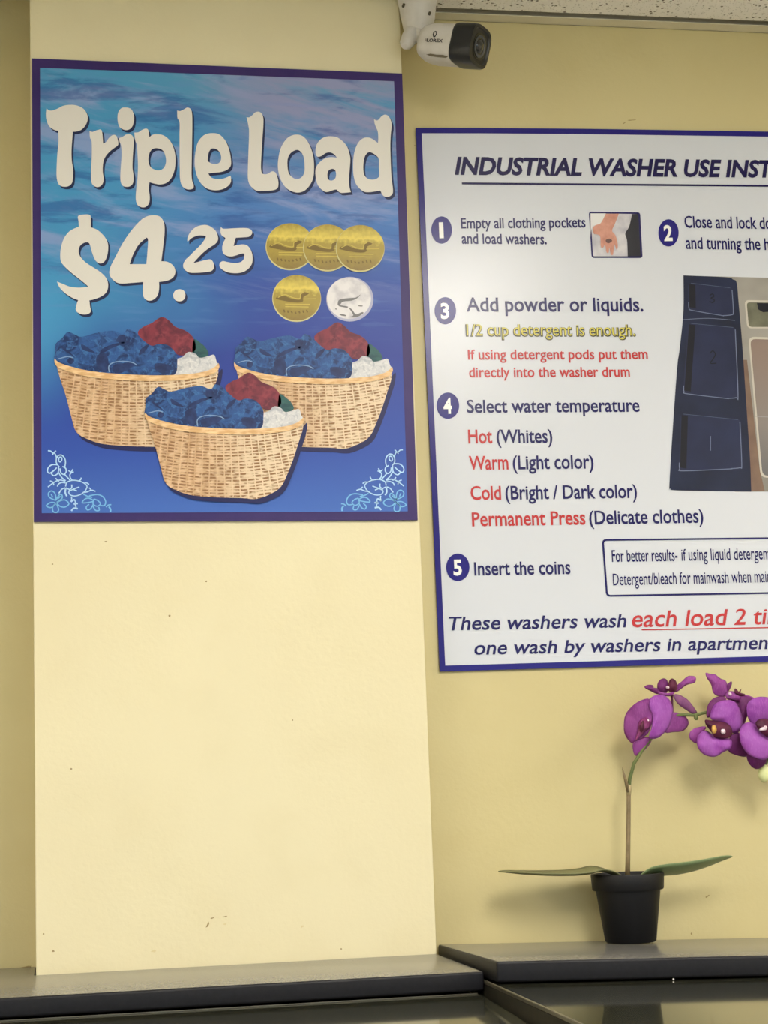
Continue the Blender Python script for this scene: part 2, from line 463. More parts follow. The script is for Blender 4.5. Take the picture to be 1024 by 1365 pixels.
# white speck under the right edge
# ------------------------------------------------------------------ washing machines under the worktops
ZL = CT - TH - .0045
wl = empty('washer', (-.15, 1.95, 0), 'washing machine with glossy dark top below the pillar worktop, at left', 'washing machine')
def on_top(px, py, dz):
    # ray against the right worktop's plane lowered by dz
    d = ray(px, py); A2 = A - Vector((0, 0, dz)); return EYE + d * ((A2 - EYE).dot(nrm) / d.dot(nrm))
DZ = .0285
SXa = on_top(652, 1311, DZ); SXb = on_top(771, 1365, DZ)
def sx(y): return SXa.x + (SXb.x - SXa.x) * (y - SXa.y) / (SXb.y - SXa.y)
YF = 1.72
def prism(name, loop, z0, z1, m, parent, bevel=0.0):
    bm = bmesh.new(); vt = [bm.verts.new((x, y, z0)) for x, y in loop]; f = bm.faces.new(vt)
    ex = bmesh.ops.extrude_face_region(bm, geom=[f])
    for v in [q for q in ex['geom'] if isinstance(q, bmesh.types.BMVert)]: v.co.z = z1
    bmesh.ops.recalc_face_normals(bm, faces=bm.faces)
    if bevel: bmesh.ops.bevel(bm, geom=list(bm.edges), offset=bevel, segments=2, affect='EDGES')
    return link(name, bm_mesh(name, bm), m, parent)
s0 = -.006
prism('top_panel', [(-.36, YF), (sx(YF) + s0, YF), (sx(2.55) + s0, 2.55), (-.36, 2.55)], ZL - .02, ZL, M_GLOSS, wl, .001)
prism('cabinet', [(-.36, YF + .004), (sx(YF) + s0 - .002, YF + .004), (sx(2.55) + s0 - .002, 2.55), (-.36, 2.55)], 0.05, ZL - .0205, M_BODY, wl)
box('steel_strip', (-.36, fy + .004, ZL + .0003), (.520, fy + .007, ZL + .0016), M_STEEL, wl)
def door(parent, cx, cy, cz):
    lathe('door_ring', (cx, cy, cz), (0, -1, 0), [(.0, .0), (.24, .0), (.24, .03), (.21, .045), (.17, .045), (.16, .02), (0, .02)], M_STEEL, parent)
    lathe('door_glass', (cx, cy - .021, cz), (0, -1, 0), [(.0, .0), (.155, .0), (.15, .02), (.10, .04), (0, .05)], M_GLOSS, parent)
door(wl, .12, YF + .003, .72)
ZR = 1.36
wr = empty('washer', (1.0, 1.95, 0), 'washing machine with higher glossy dark top below the orchid worktop, at right', 'washing machine')
lp = [(sx(YF), YF), (1.55, YF), (1.55, 2.55), (sx(2.55), 2.55)]
def lean(o):
    # its top leans with the worktop above it
    for v in o.data.vertices:
        w = v.co + Vector(o.location) + Vector(wr.location)
        if w.z > 1.2: v.co.z += zs(w.x, w.y) - DZ - ZR
    return o
lean(prism('top_panel', lp, ZR - .02, ZR - .0006, M_GLOSS, wr, .001))
lean(prism('cabinet', [(sx(YF) + .002, YF + .004), (1.548, YF + .004), (1.548, 2.55), (sx(2.55) + .002, 2.55)], 0.05, ZR - .0215, M_WSIDE, wr))
lean(prism('edge_strip', [(sx(YF) - .0012, YF), (sx(YF) + .0028, YF), (sx(2.40) + .0028, 2.40), (sx(2.40) - .0012, 2.40)], ZR - .003, ZR + .0014, M_STEEL, wr, .0005))
lean(prism('side_panel', [(sx(YF) - .0016, YF), (sx(YF) - .0002, YF), (sx(2.40) - .0002, 2.40), (sx(2.40) - .0016, 2.40)], ZR - .05, ZR - .0032, M_WSIDE, wr))
door(wr, 1.06, YF + .003, .72)
# crumb and tiny screw under the right worktop's edge
p = on_y(898, 1305.5, 2.2835)
lathe('paint_fleck', (p.x, 2.2845, p.z), (0, -1, 0), [(.0012, 0), (.001, .0007), (0, .0009)], mat('fleck', (230, 228, 220), .6), rw, n=10)

# ------------------------------------------------------------------ poster on the pillar
M_BORD = mat('border_purple', (52, 38, 98), 0.4, spec=.25, noise=(30, 0.5, (62, 44, 104)))
M_WHITEINK = mat('white_ink', (222, 219, 212), 0.4, spec=.25)
M_PSH = mat('printed_shadow', (32, 42, 78), 0.4, spec=.25)
def poly_plate(name, px, y, thick, m, parent):
    """board with real thickness: front outline in px on plane y, back at y+thick"""
    f_ = [on_y(a, b, y) for a, b in px]; n = len(f_)
    vs = f_ + [Vector((p.x, p.y + thick, p.z)) for p in f_]
    fs = [tuple(range(n)), tuple(range(2 * n - 1, n - 1, -1))] + [(i, i + n, (i + 1) % n + n, (i + 1) % n) for i in range(n)]
    me = mesh(name, vs, fs); bm = bmesh.new(); bm.from_mesh(me); bmesh.ops.recalc_face_normals(bm, faces=bm.faces); bm.to_mesh(me); bm.free()
    return link(name, me, m, parent)
pc = on_y(300, 690, PIL_Y)
P1 = empty('poster', (pc.x, PIL_Y, pc.z), 'blue triple load price poster with three laundry baskets, on the cream pillar', 'poster')
FY1 = PIL_Y - .005
S1 = Sheet(P1, FY1)
O1 = [(42.7, 77.6), (536.2, 97.8), (556.8, 693.2), (45, 695.5)]
I1 = [(53.4, 90.3), (525.3, 108.2), (543.6, 681.6), (55.7, 684.0)]
poly_plate('backing_board', O1, FY1, .0044, M_BORD, P1)
g = G('ocean_sky_print', rough=0.38, spec=.25)
# object coords: x from -0.28 to 0.29, z from 0 (bottom) to 0.69
U = g.rng(g.x, -0.27, 0.27); V = g.math('DIVIDE', g.z, 0.68)
base = g.ramp(V, [(0.0, (68, 108, 188)), (0.14, (48, 80, 168)), (0.36, (38, 58, 148)), (0.52, (48, 78, 162)), (0.68, (72, 124, 192)), (0.85, (70, 132, 188)), (1.0, (96, 156, 192))])
teal = g.math('MULTIPLY', g.rng(g.math('ADD', U, g.math('MULTIPLY', g.noise(g.tc, 5, 3), 0.5)), 0.95, 0.2), g.rng(V, 0.30, 0.5))
base = g.mix(g.math('MULTIPLY', teal, 0.8), base, lin((70, 152, 198)))
dy_ = g.math('SUBTRACT', V, 0.42); dx_ = g.math('SUBTRACT', g.x, -0.285)
rr = g.math('SQRT', g.math('ADD', g.math('POWER', g.math('MULTIPLY', dy_, 0.5), 2), g.math('POWER', dx_, 2)))
base = g.mix(g.rng(rr, 0.13, 0.0, 0, 0.75), base, lin((74, 158, 208)))
cl = g.noise(g.vec(g.math('ADD', g.math('MULTIPLY', g.x, 2.0), g.math('MULTIPLY', g.z, 1.6)), 0, g.math('SUBTRACT', g.math('MULTIPLY', g.z, 9), g.math('MULTIPLY', g.x, -1.6))), 2.6, 7, 0.6, 0.6)
band = g.math('MULTIPLY', g.rng(V, 0.42, 0.62), g.rng(V, 1.2, 0.9, 0.0, 1.0))
c = g.mix(g.math('MULTIPLY', g.math('MULTIPLY', g.rng(cl, 0.47, 0.66), g.rng(V, 0.44, 0.66)), 0.75), base, lin((146, 160, 206)))
ur = g.math('MULTIPLY', g.rng(U, 0.35, 0.8), g.rng(V, 0.62, 0.95))
c = g.mix(g.math('MULTIPLY', g.math('MULTIPLY', g.rng(cl, 0.36, 0.56), ur), 0.85), c, lin((146, 148, 186)))
dkc = g.noise(g.vec(g.math('ADD', g.math('MULTIPLY', g.x, 2.4), 7), 0, g.math('MULTIPLY', g.z, 11)), 3.0, 6, 0.4, 0.6)
c = g.mix(g.math('MULTIPLY', g.math('MULTIPLY', g.rng(dkc, 0.50, 0.64), g.rng(V, 0.45, 0.62)), 0.6), c, lin((36, 78, 150)))
st = g.noise(g.vec(g.math('MULTIPLY', g.x, 6), 3, g.math('MULTIPLY', g.z, 45)), 2.0, 5)
c = g.mix(g.math('MULTIPLY', g.math('MULTIPLY', g.rng(st, 0.52, 0.7), g.rng(V, 0.36, 0.5)), 0.28), c, lin((104, 140, 200)))
M_SKYP = g.out(c)
S1.shape('printed_sky', [I1], M_SKYP, 1, smooth=False)

def T(ox, oy, k): return lambda x, y: (ox + x / k, oy + y / k)
R1 = T(50, 130, 7.314); R2 = T(170, 130, 6.827); R3 = T(320, 140, 9.309); R4 = T(410, 140, 8.533); R5 = T(70, 280, 5.689); R6 = T(235, 290, 9.309)
glyphs = [
 (R1, [[(88,105,0),(115,125),(150,124),(200,105),(250,80),(320,70),(390,78),(450,110),(485,165),(488,220),(465,275),(425,315),(380,330),(345,332,0),(338,420),(332,520),(335,620),(348,700),(345,790),(332,840),(295,866),(240,866),(205,840),(188,780),(187,690),(193,560),(205,440),(203,322,0),(165,315),(115,280),(88,220),(82,160)]]),
 (R1, [[(508,325,0),(535,335),(560,325),(590,315),(620,312),(632,350),(640,448,0),(665,435),(700,390),(735,365),(768,372),(785,420),(785,462),(750,490),(700,530),(660,580),(640,640),(636,720),(645,790),(635,840),(605,868),(570,870),(535,845),(522,790),(524,680),(530,560),(528,430),(512,390)]]),
 (R1, [[(860,96),(910,110),(938,160),(940,220),(925,280),(890,312),(845,314),(800,285),(782,225),(785,150),(815,105)]]),
 (R1, [[(795,395,0),(830,382),(865,360),(905,358),(932,385),(938,450),(930,560),(926,680),(936,760),(932,830),(900,865),(850,868),(820,845),(808,790),(812,680),(820,560),(815,470),(800,430)]]),
 (R2, [[(62,318,0),(100,315),(130,295),(165,282),(188,295),(200,362,0),(225,340),(270,333),(330,345),(385,390),(420,460),(437,550),(430,650),(400,730),(355,775),(300,790),(250,784),(200,770,0),(194,830),(202,900),(196,960),(165,995),(125,997),(90,975),(75,920),(80,830),(92,720),(95,600),(90,500),(85,430),(70,390)],
       [(270,460),(320,480),(345,530),(350,590),(330,640),(290,662),(245,655),(205,625),(190,570),(198,510),(225,470)]]),
 (R2, [[(452,118,0),(480,122),(510,108),(545,90),(575,105),(588,150),(590,260),(588,400),(585,560),(583,700),(590,760),(602,790),(598,825),(565,836),(530,830),(495,800),(478,740),(476,640),(474,500),(474,340),(474,225),(455,185)]]),
 (R2, [[(770,323),(835,335),(890,390),(925,470),(942,560),(940,620),(910,655),(860,675),(800,683),(735,690,0),(765,728),(820,742),(880,735),(940,710,0),(942,765),(915,805),(860,835),(790,843),(720,825),(665,775),(628,700),(612,600),(620,490),(645,400),(700,340)],
       [(775,462),(820,475),(850,520),(850,570),(825,600),(780,604),(730,580,0),(735,520),(750,480)]]),
 (R3, [[(82,148,0),(115,152),(150,128),(190,90),(235,82),(270,105),(290,160),(290,260),(280,400),(270,560),(262,700),(262,790),(275,845),(310,858),(350,850),(400,822),(440,835),(465,890),(478,960),(472,1020),(440,1048),(380,1060),(290,1064),(210,1062),(160,1030),(115,975),(98,890),(100,760),(105,600),(112,420),(112,300),(100,225)]]),
 (R3, [[(700,366),(770,380),(830,435),(880,530),(912,650),(920,780),(910,900),(870,990),(810,1055),(740,1084),(670,1078),(590,1040),(530,970),(490,880),(472,770),(478,660),(505,540),(560,440),(625,385)],
       [(710,555),(765,590),(795,660),(803,750),(800,830),(770,890),(710,920),(650,895),(605,840),(590,750),(595,660),(635,590)]]),
 (R4, [[(270,355),(340,368),(400,410),(450,470),(475,540),(488,620),(480,740),(472,850),(478,930),(495,990,0),(440,996),(380,998),(345,975),(328,960),(290,968),(240,985),(200,985),(150,950),(110,890),(92,800),(95,720),(130,660),(190,612),(260,592),(335,598,0),(305,560),(260,538),(210,545),(165,575),(125,588),(98,570),(92,520),(105,450),(150,390),(210,360)],
       [(285,725),(315,740),(325,780),(320,825),(295,852),(260,858),(232,835),(228,780),(245,740)]]),
 (R4, [[(758,160,0),(785,175),(810,165),(840,130),(880,108),(920,125),(950,180),(958,240),(948,320),(942,450),(945,600),(950,740),(958,850),(970,940),(968,1005),(930,1040),(880,1042),(850,1015),(830,972,0),(780,980),(710,990),(645,985),(590,945),(545,880),(522,780),(520,650),(535,530),(570,440),(620,385),(680,368),(740,385),(802,432,0),(805,370),(800,300),(780,250),(765,210)],
       [(700,535),(745,548),(790,580),(812,620),(812,720),(818,800),(790,835),(740,848),(690,838),(650,800),(635,730),(640,640),(660,570)]]),
 (R5, [[(195,45),(240,33),(285,38),(290,80),(290,130,0),(340,150),(390,195),(418,245),(422,300),(410,360),(385,398),(350,402),(322,375),(300,320),(285,265),(270,245),(240,248),(210,270),(198,310),(210,350),(250,395),(310,435),(370,475),(410,520),(422,570),(410,620),(370,655),(310,678),(280,684,0),(285,730),(290,770),(262,790),(215,788),(178,762),(182,720),(195,682,0),(150,665),(90,625),(50,580),(35,542,0),(80,560),(130,580),(200,588),(272,580,0),(220,535),(150,480),(90,425),(62,380),(62,300),(85,220),(130,160),(200,125,0),(198,85)]]),
 (R5, [[(765,38),(815,50),(845,95),(850,170),(840,270),(825,388,0),(870,392),(915,420),(932,465),(915,510),(870,535),(808,545,0),(808,600),(795,650),(760,682),(720,685),(692,660),(685,610),(688,545,0),(600,552),(510,556),(460,530),(432,485),(440,430),(480,350),(530,255),(590,165),(660,85),(710,50)],
       [(715,208,0),(725,240),(712,410,0),(585,410,0),(610,340),(655,260)]]),
 (R5, [[(962,600),(995,610),(1008,645),(995,680),(962,692),(928,680),(915,645),(930,612)]]),
 (R6, [[(380,92),(440,120),(490,165),(515,220),(518,280),(480,330),(410,375),(340,430),(270,500),(212,565,0),(290,545),(370,525),(430,520),(465,570),(465,630),(430,665),(350,678),(250,685),(160,680),(100,640),(85,590),(110,530),(160,480),(230,410),(310,330),(368,240),(330,222),(260,225),(190,255),(140,300,0),(140,250),(175,180),(240,120),(310,95)]]),
 (R6, [[(555,112,0),(575,135),(620,138),(720,132),(830,128),(900,135),(940,165),(938,205),(900,238),(830,245),(740,250,0),(725,300),(712,352,0),(760,340),(830,332),(885,348),(930,410),(948,490),(940,570),(900,630),(830,675),(740,690),(650,680),(580,650),(540,610),(542,565),(580,540),(640,552),(720,565),(790,555),(835,520),(845,450),(800,450),(740,470),(680,482),(620,470),(580,435),(572,360),(590,300),(610,255),(570,225),(550,180)]]),
]
for tr_, loops in glyphs:
    S1.shape('printed_shadow', loops, M_PSH, 2, tr=lambda x, y, q=tr_: tuple(a + b for a, b in zip(q(x, y), (2.6, 3.4))))
for tr_, loops in glyphs:
    S1.shape('lettering', loops, M_WHITEINK, 3, tr=tr_)

# coins
g = G('gold_coin_print', rough=0.35, spec=.25)
def coin_paint(g, top_, mid, low):
    nz = g.noise(g.tc, 120, 4)
    return g.ramp(g.math('ADD', g.math('DIVIDE', g.math('ADD', g.z, 0.035), 0.07), g.math('MULTIPLY', g.math('SUBTRACT', nz, 0.5), 0.35)), [(0.0, low), (0.38, mid), (0.6, mid), (0.72, top_), (1.0, mid)])
M_GOLD = g.out(coin_paint(g, (224, 204, 92), (168, 148, 62), (138, 116, 54)))
g = G('silver_coin_print', rough=0.35, spec=.25)
M_SILV = g.out(g.mix(g.rng(g.noise(g.tc, 60, 4), 0.4, 0.7), lin((226, 224, 226)), lin((198, 196, 202))))
M_GRIM = mat('coin_rim_ink', (206, 198, 140), .4, spec=.25); M_SRIM = mat('silver_rim_ink', (176, 178, 204), .4, spec=.25)
M_GDK = mat('coin_dark_ink', (120, 100, 44), .4, spec=.25); M_GHI = mat('coin_light_ink', (204, 184, 86), .4, spec=.25); M_SDK = mat('silver_dark_ink', (120, 120, 122), .4, spec=.25)
def ring_pts(cx, cy, rx, ry, n, ph=0.0): return [(cx + rx * math.cos(2 * math.pi * (k + ph) / n), cy + ry * math.sin(2 * math.pi * (k + ph) / n)) for k in range(n)]
def child_sheet(name, px, py, y, label=None):
    o = bpy.data.objects.new(name, None); COL.objects.link(o); o.empty_display_size = .02
    return o
def printed(parent, px, py, name, y, layer):
    """a printed picture: base shape object that later shapes are parented to"""
    pass
C5 = T(340, 280, 5.12)
for i, (cx, cy) in enumerate(((240, 250), (495, 258), (718, 262), (285, 603))):
    c0 = C5(cx, cy); ly = 2 + 5 * i if i < 3 else 2
    y = FY1 - .00022 * ly; w = on_y(*c0, y)
    rim = fill([[(p.x, p.z) for p in (on_y(a, b, y) for a, b in spline(ring_pts(c0[0], c0[1], 32.6, 31.4, 11, .3)))]])
    for v in rim.vertices: v.co = Vector((v.co.x, y, v.co.y))
    S1.face(rim); ro = link('printed_coin', rim, M_GRIM, P1, origin=w)
    Sc = Sheet(ro, FY1)
    Sc.shape('coin_face', [ring_pts(c0[0] + .3, c0[1] - 1.0, 31.8, 30.4, 11, .3)], M_GOLD, ly + 1)
    dx, dyy = cx - 718, cy - 262
    q = lambda x, y, dx=dx, dyy=dyy: C5(x + dx, y + dyy)
    Sc.shape('coin_relief', [[(575,262),(620,240),(680,262),(742,270),(745,240),(765,220),(800,226),(790,238),(765,250),(760,282),(720,290),(640,280)]], M_GDK, ly + 2, tr=q)
    Sc.ribbon('coin_relief', [[(590,255),(640,236),(690,256),(738,262),(745,232),(768,222)], [(760,266),(850,264)], [(640,300),(810,302)], [(640,318),(800,320)]], 1.1, M_GHI, ly + 3, tr=q)
    Sc.ribbon('coin_relief', [[(630 + 26 * k, 340 + 9 * abs(k - 3) * -.6 + 14), (636 + 26 * k, 366 - 3 * abs(k - 3))] for k in range(7)], 2.0, M_GDK, ly + 3, tr=q)
c0 = C5(648, 608); y = FY1 - .00044; w = on_y(*c0, y)
S1.shape('printed_coin', [ring_pts(c0[0], c0[1], 31.4, 29.8, 40)], M_SRIM, 2, smooth=False)
S1.shape('coin_face', [ring_pts(c0[0] - 1.2, c0[1] - 1.2, 29.4, 27.6, 40)], M_SILV, 3, smooth=False)
S1.shape('coin_relief', [[(565,645),(572,615),(600,605),(650,600),(690,596),(722,575),(700,600),(660,618),(600,625),(580,648)], [(570,648),(600,652),(634,658),(630,666),(600,662),(575,656)],
                         [(640,665),(665,680),(690,712),(730,696),(740,704),(700,730),(660,732),(650,728),(672,716)], [(705,650),(735,652),(730,658),(708,656)], [(575,708),(615,714),(622,724),(590,720)], [(548,670),(560,674),(552,680)]], M_SDK, 4, tr=C5, sub=3)

# baskets with laundry
M_BSH = mat('basket_printed_shadow', (30, 34, 84), .4, spec=.25)
g = G('wicker_print', rough=0.4, spec=.25)
curv = g.math('MULTIPLY', g.math('POWER', g.x, 2), -1.1)
vz = g.math('ADD', g.z, curv)
wx = g.math('ADD', g.x, g.math('MULTIPLY', g.math('MULTIPLY', g.x, g.z), 1.6))
br = g.N.new('ShaderNodeTexBrick'); br.offset = 0.0; br.squash = 1.0
jit = g.math('MULTIPLY', g.math('SUBTRACT', g.noise(g.vec(g.math('MULTIPLY', g.x, 60), 0, g.math('MULTIPLY', g.z, 170)), 1.0, 2), 0.5), 0.0026)
g.put(br.inputs['Vector'], g.vec(g.math('ADD', wx, jit), g.math('ADD', vz, g.math('MULTIPLY', jit, .5)), 0))
br.inputs['Scale'].default_value = 1.0; br.inputs['Brick Width'].default_value = 0.0105; br.inputs['Row Height'].default_value = 0.0047
br.inputs['Mortar Size'].default_value = 0.0016; br.inputs['Mortar Smooth'].default_value = 0.9
br.inputs['Color1'].default_value = (0, 0, 0, 1); br.inputs['Color2'].default_value = (0, 0, 0, 1); br.inputs['Mortar'].default_value = (1, 1, 1, 1)
dash = g.math('SUBTRACT', 1.0, br.outputs['Fac'])
dash = g.math('MULTIPLY', dash, g.rng(g.noise(g.vec(g.math('MULTIPLY', g.x, 70), 0, g.math('MULTIPLY', g.z, 190)), 1.0, 2), 0.40, 0.56, 0.1, 1.0))
rib = g.noise(g.vec(g.math('MULTIPLY', wx, 90), 0, g.math('MULTIPLY', g.z, 5)), 1.0, 2)
body = g.mix(g.rng(rib, 0.4, 0.62), lin((216, 182, 144)), lin((198, 160, 120)))
body = g.mix(g.rng(g.x, -0.05, 0.06), body, lin((228, 206, 174)))
body = g.mix(g.math('MULTIPLY', g.rng(g.noise(g.vec(g.math('MULTIPLY', g.x, 120), 0, g.math('MULTIPLY', g.z, 500)), 1.0, 3), 0.5, 0.7), 0.35), body, lin((240, 222, 190)))
M_WICK = g.out(g.mix(g.math('MULTIPLY', dash, 1.0, True), body, lin((146, 108, 72))))
g = G('wicker_rim_print', rough=0.4, spec=.25)
M_WRIM = g.out(g.mix(g.rng(g.noise(g.vec(g.math('MULTIPLY', g.x, 60), 0, g.math('MULTIPLY', g.z, 260)), 1.0, 3), 0.4, 0.62), lin((236, 202, 154)), lin((214, 170, 118))))
def cloth(name, base, dark, light, sc=34):
    g = G(name, rough=0.4, spec=.25)
    n1 = g.noise(g.tc, sc, 3, 1.6); n2 = g.noise(g.tc, sc * 2.6, 4, 1.0); n3 = g.noise(g.tc, 700, 2)
    c = g.mix(g.rng(n1, 0.38, 0.60), lin(dark), lin(base)); c = g.mix(g.math('MULTIPLY', g.rng(n2, 0.5, 0.66), 0.6), c, lin(light))
    c = g.mix(g.math('MULTIPLY', g.rng(n3, 0.4, 0.6), .18), c, lin(dark))
    return g.out(c)
M_CB = cloth('blue_cloth_print', (46, 90, 152), (28, 50, 98), (70, 124, 188), 44)
M_CD = mat('dark_fold_ink', (30, 44, 88), .4, spec=.25, noise=(90, .8, (40, 66, 120)))
M_CR = cloth('red_cloth_print', (132, 52, 66), (98, 40, 56), (152, 66, 76))
M_CG = cloth('green_cloth_print', (52, 98, 96), (40, 78, 84), (66, 112, 104))
M_CW = cloth('white_cloth_print', (214, 214, 216), (176, 180, 188), (234, 234, 232), 60)
M_SEAM = mat('seam_ink', (126, 158, 200), .4, spec=.25)
BK = T(180, 420, 2.695)
def basket(ax, ay, kx, ky, layer):
    def q(x, y):
        a, b = BK(x, y); return (ax + (a - 194.1) * kx, ay + (b - 553.6) * ky)
    y = FY1 - .00022 * (layer + 1)
    outline = [(38,352,0),(60,372),(150,398),(260,411),(400,416),(520,408),(580,394),(606,370,0),(603,410),(590,452),(568,520),(545,578),(528,612),(500,636),(440,660),(380,657),(300,655),(210,648),(160,634),(112,606),(92,545),(75,480),(52,410)]
    S1.shape('printed_shadow', [[(q_[0] + 12, q_[1] + 17) for q_ in outline] ], M_BSH, layer, tr=q)
    pts = [on_y(*q(*p), y) for p in spline(outline)]
    me = fill([[(p.x, p.z) for p in pts]])
    for v in me.vertices: v.co = Vector((v.co.x, y, v.co.y))
    S1.face(me); w = on_y(*q(320, 500), y)
    bo = link('printed_basket', me, M_WICK, P1, origin=w)
    B_ = Sheet(bo, FY1)
    B_.shape('printed_clothes', [[(325,262),(345,240),(372,228),(405,207),(430,216),(455,240),(490,254),(515,275),(526,305),(518,328),(470,340),(438,316),(400,320),(350,305)]], M_CR, layer + 2, tr=q)
    B_.shape('printed_clothes', [[(520,285),(545,298),(562,315),(570,338),(540,352),(515,338)]], M_CG, layer + 2, tr=q)
    B_.shape('printed_clothes', [[(455,358),(480,345),(500,328),(525,334),(540,348),(570,342),(590,338),(598,360),(606,380),(560,404),(445,412)]], M_CW, layer + 3, tr=q)
    B_.shape('printed_clothes', [[(38,360),(38,330),(40,300),(62,280),(82,258),(108,268),(130,275),(180,262),(235,254),(272,266),(290,248),(318,262),(345,288),(372,306),(398,300),(430,305),(455,330),(462,360),(442,412),(300,410),(190,398),(100,380)]], M_CB, layer + 4, tr=q)
    B_.shape('printed_fold', [[(255,275),(275,268),(285,282),(272,300),(255,292)], [(180,350),(205,330),(222,352),(218,396),(190,390)], [(240,374),(280,366),(315,370),(292,388),(262,402),(240,396)], [(385,368),(430,372),(436,400),(415,404),(388,392)],
                              [(82,352),(96,345),(104,358),(94,370),(82,364)], [(60,306),(90,330),(110,350),(96,340),(66,320)], [(335,318),(362,300),(356,318),(330,340)], [(130,300),(160,318),(176,330),(150,326),(132,318)], [(200,318),(240,300),(300,290),(240,312),(196,336)]], M_CD, layer + 5, tr=q, sub=3)
    for sm in ([(226,398),(224,378),(238,365),(270,360),(305,364),(322,374)], [(48,352),(80,344),(100,348)]):
        B_.ribbon('printed_seam', [sm], 1.3, M_SEAM, layer + 6, tr=q)
    B_.shape('printed_rim', [[(36,350,0),(60,368),(150,392),(260,404),(400,409),(520,402),(580,387),(606,366,0),(607,384),(585,404),(520,421),(400,429),(260,425),(150,413),(62,388),(38,370)]], M_WRIM, layer + 7, tr=q)
basket(73.6, 481.5, 1.035, 1.035, 3)
basket(313.2, 486.5, 0.995, 1.0, 3)
basket(194.1, 553.6, 1.0, 1.0, 11)

# white-blue line flowers in the two lower corners
M_ORN = mat('ornament_ink', (176, 214, 246), .4, spec=.25); M_ORN2 = mat('ornament_ink_teal', (120, 184, 228), .4, spec=.25)
R8 = T(50, 590, 9.309)
orn = [[(130,100),(165,105),(185,125),(215,135),(235,180),(235,250),(270,300)], [(185,150),(205,125),(230,100)],
       [(240,190),(260,160),(300,155),(335,190),(348,240),(340,300)], [(262,225),(270,185),(300,185),(300,220),(280,240),(262,225)],
       [(250,275),(180,275),(135,310),(125,355),(150,380),(200,350),(240,310)], [(170,380),(200,410),(245,390),(262,350),(262,300)], [(280,320),(290,370),(325,395),(355,365),(350,320),(310,295)],
       [(262,370),(300,430),(350,475)], [(335,390),(370,430),(405,465)], [(400,400),(410,440),(430,462)], [(385,345),(415,365),(440,330)], [(400,400),(420,375),(450,362)],
       [(345,480),(290,465),(240,475),(195,500),(150,535),(130,552)], [(225,440),(250,470),(270,480)], [(155,475),(190,490),(205,530)], [(350,500),(300,495),(260,515),(248,545)],
       {'w': 1.5, 'p': [(350,545),(365,495),(430,468),(510,475),(580,505),(615,545),(590,600),(540,640),(470,662),(410,650),(390,610),(440,580),(520,550)]}, [(425,520),(425,560),(400,580)], [(440,580),(490,600)], [(500,478),(530,465),(545,435)], [(575,505),(610,500),(640,520)],
       [(560,620),(620,610),(670,590),(720,605)], [(640,560),(660,580),(655,600)], {'w': 2.2, 'p': [(350,570),(345,620),(365,665)]}, [(345,560),(300,580),(265,630)], [(350,560),(400,585),(390,600)],
       [(420,670),(425,700),(415,735)], {'w': 2.2, 'p': [(415,735),(450,710),(470,720)]}, {'w': 2.2, 'p': [(450,765),(480,755),(500,760)]}, {'w': 2.2, 'p': [(420,848),(450,815),(500,820)]}, [(470,720),(470,765),(480,810)]]
orn2 = [[(220,715),(150,680),(135,630),(170,600),(210,620),(228,670),(225,720)], [(225,720),(270,650),(300,645),(305,690),(240,740)], [(240,745),(300,715),(350,715),(390,760),(340,800),(280,790),(240,750)], [(225,745),(160,745),(110,785),(170,805),(225,750)], [(230,760),(190,800),(195,855),(240,865),(262,830),(240,765)],
        [(170,640),(190,680)], [(285,665),(250,700)], [(700,720),(640,690),(590,700),(555,745),(620,745),(690,730)], [(640,765),(605,800),(620,835),(660,820),(690,770)], [(640,660),(740,645),(810,670),(845,730),(830,780),(780,780)],
        [(700,700),(750,720),(780,760),(740,790),(690,760),(700,700)], [(690,790),(720,840),(765,840),(760,800)], [(850,800),(880,775),(915,770)], {'w': 2.2, 'p': [(885,795),(905,825),(905,860)]}, [(570,640),(620,665),(680,680)]]
mir = lambda x, y: (603.5 - R8(x, y)[0] - (R8(x, y)[1] - 684) * -.03, R8(x, y)[1] - 1.2)
for t_, nm in ((R8, 'l'), (mir, 'r')):
    S1.ribbon('printed_ornament', orn, 1.6, M_ORN, 4, tr=t_)
    S1.ribbon('printed_ornament', orn2, 1.6, M_ORN2, 4, tr=t_)

# ------------------------------------------------------------------ instruction poster on the right wall
M_PAPER = mat('glossy_white_board', (206, 210, 218), 0.24, spec=0.38, bump=(5, 0.0006))
M_NAVY = mat('navy_ink', (28, 24, 88), 0.26, spec=.35); M_BLUEB = mat('border_blue', (34, 28, 120), 0.24, spec=.3)
M_RED = mat('red_ink', (184, 50, 52), 0.26, spec=.35); M_WHITEG = mat('white_glossy_ink', (236, 235, 232), 0.24, spec=.4); M_YEL = mat('yellow_ink', (204, 192, 72), 0.3); M_OLV = mat('olive_outline_ink', (58, 56, 26), 0.3)
M_HEAD = mat('heading_ink', (26, 20, 74), 0.26, spec=.35)
P2 = empty('poster', (1.03, WALL_Y, 1.786), 'white washer use instructions poster with thin blue border, on the right wall', 'poster')
FY2 = WALL_Y - .005
S2 = Sheet(P2, FY2)
XR = 1290
O2 = [(554.5, 170.2), (644, 170.4), (774, 171.4), (1024, 175.2), (XR, 180.5), (XR + 22, 873), (1024, 882.2), (586.4, 895.2)]
I2 = [(562.2, 177.6), (644, 177.7), (774, 178.6), (1024, 182.2), (XR - 8, 187), (XR + 13, 865.5), (1024, 874.6), (593.6, 887.2)]
poly_plate('backing_board', O2, FY2, .0044, M_BLUEB, P2)
S2.shape('printed_panel', [I2], M_PAPER, 1, smooth=False)
tx = lambda *a, **k: S2.text(*a, layer=4, **k)
tx('INDUSTRIAL WASHER USE INSTRUCTIONS', (606.2, 231.8), (1013.5, 235.6), 23.0, M_HEAD, prefix='INDUSTRIAL WASHER USE INS', bold=.036, shear=.22, tall=0)
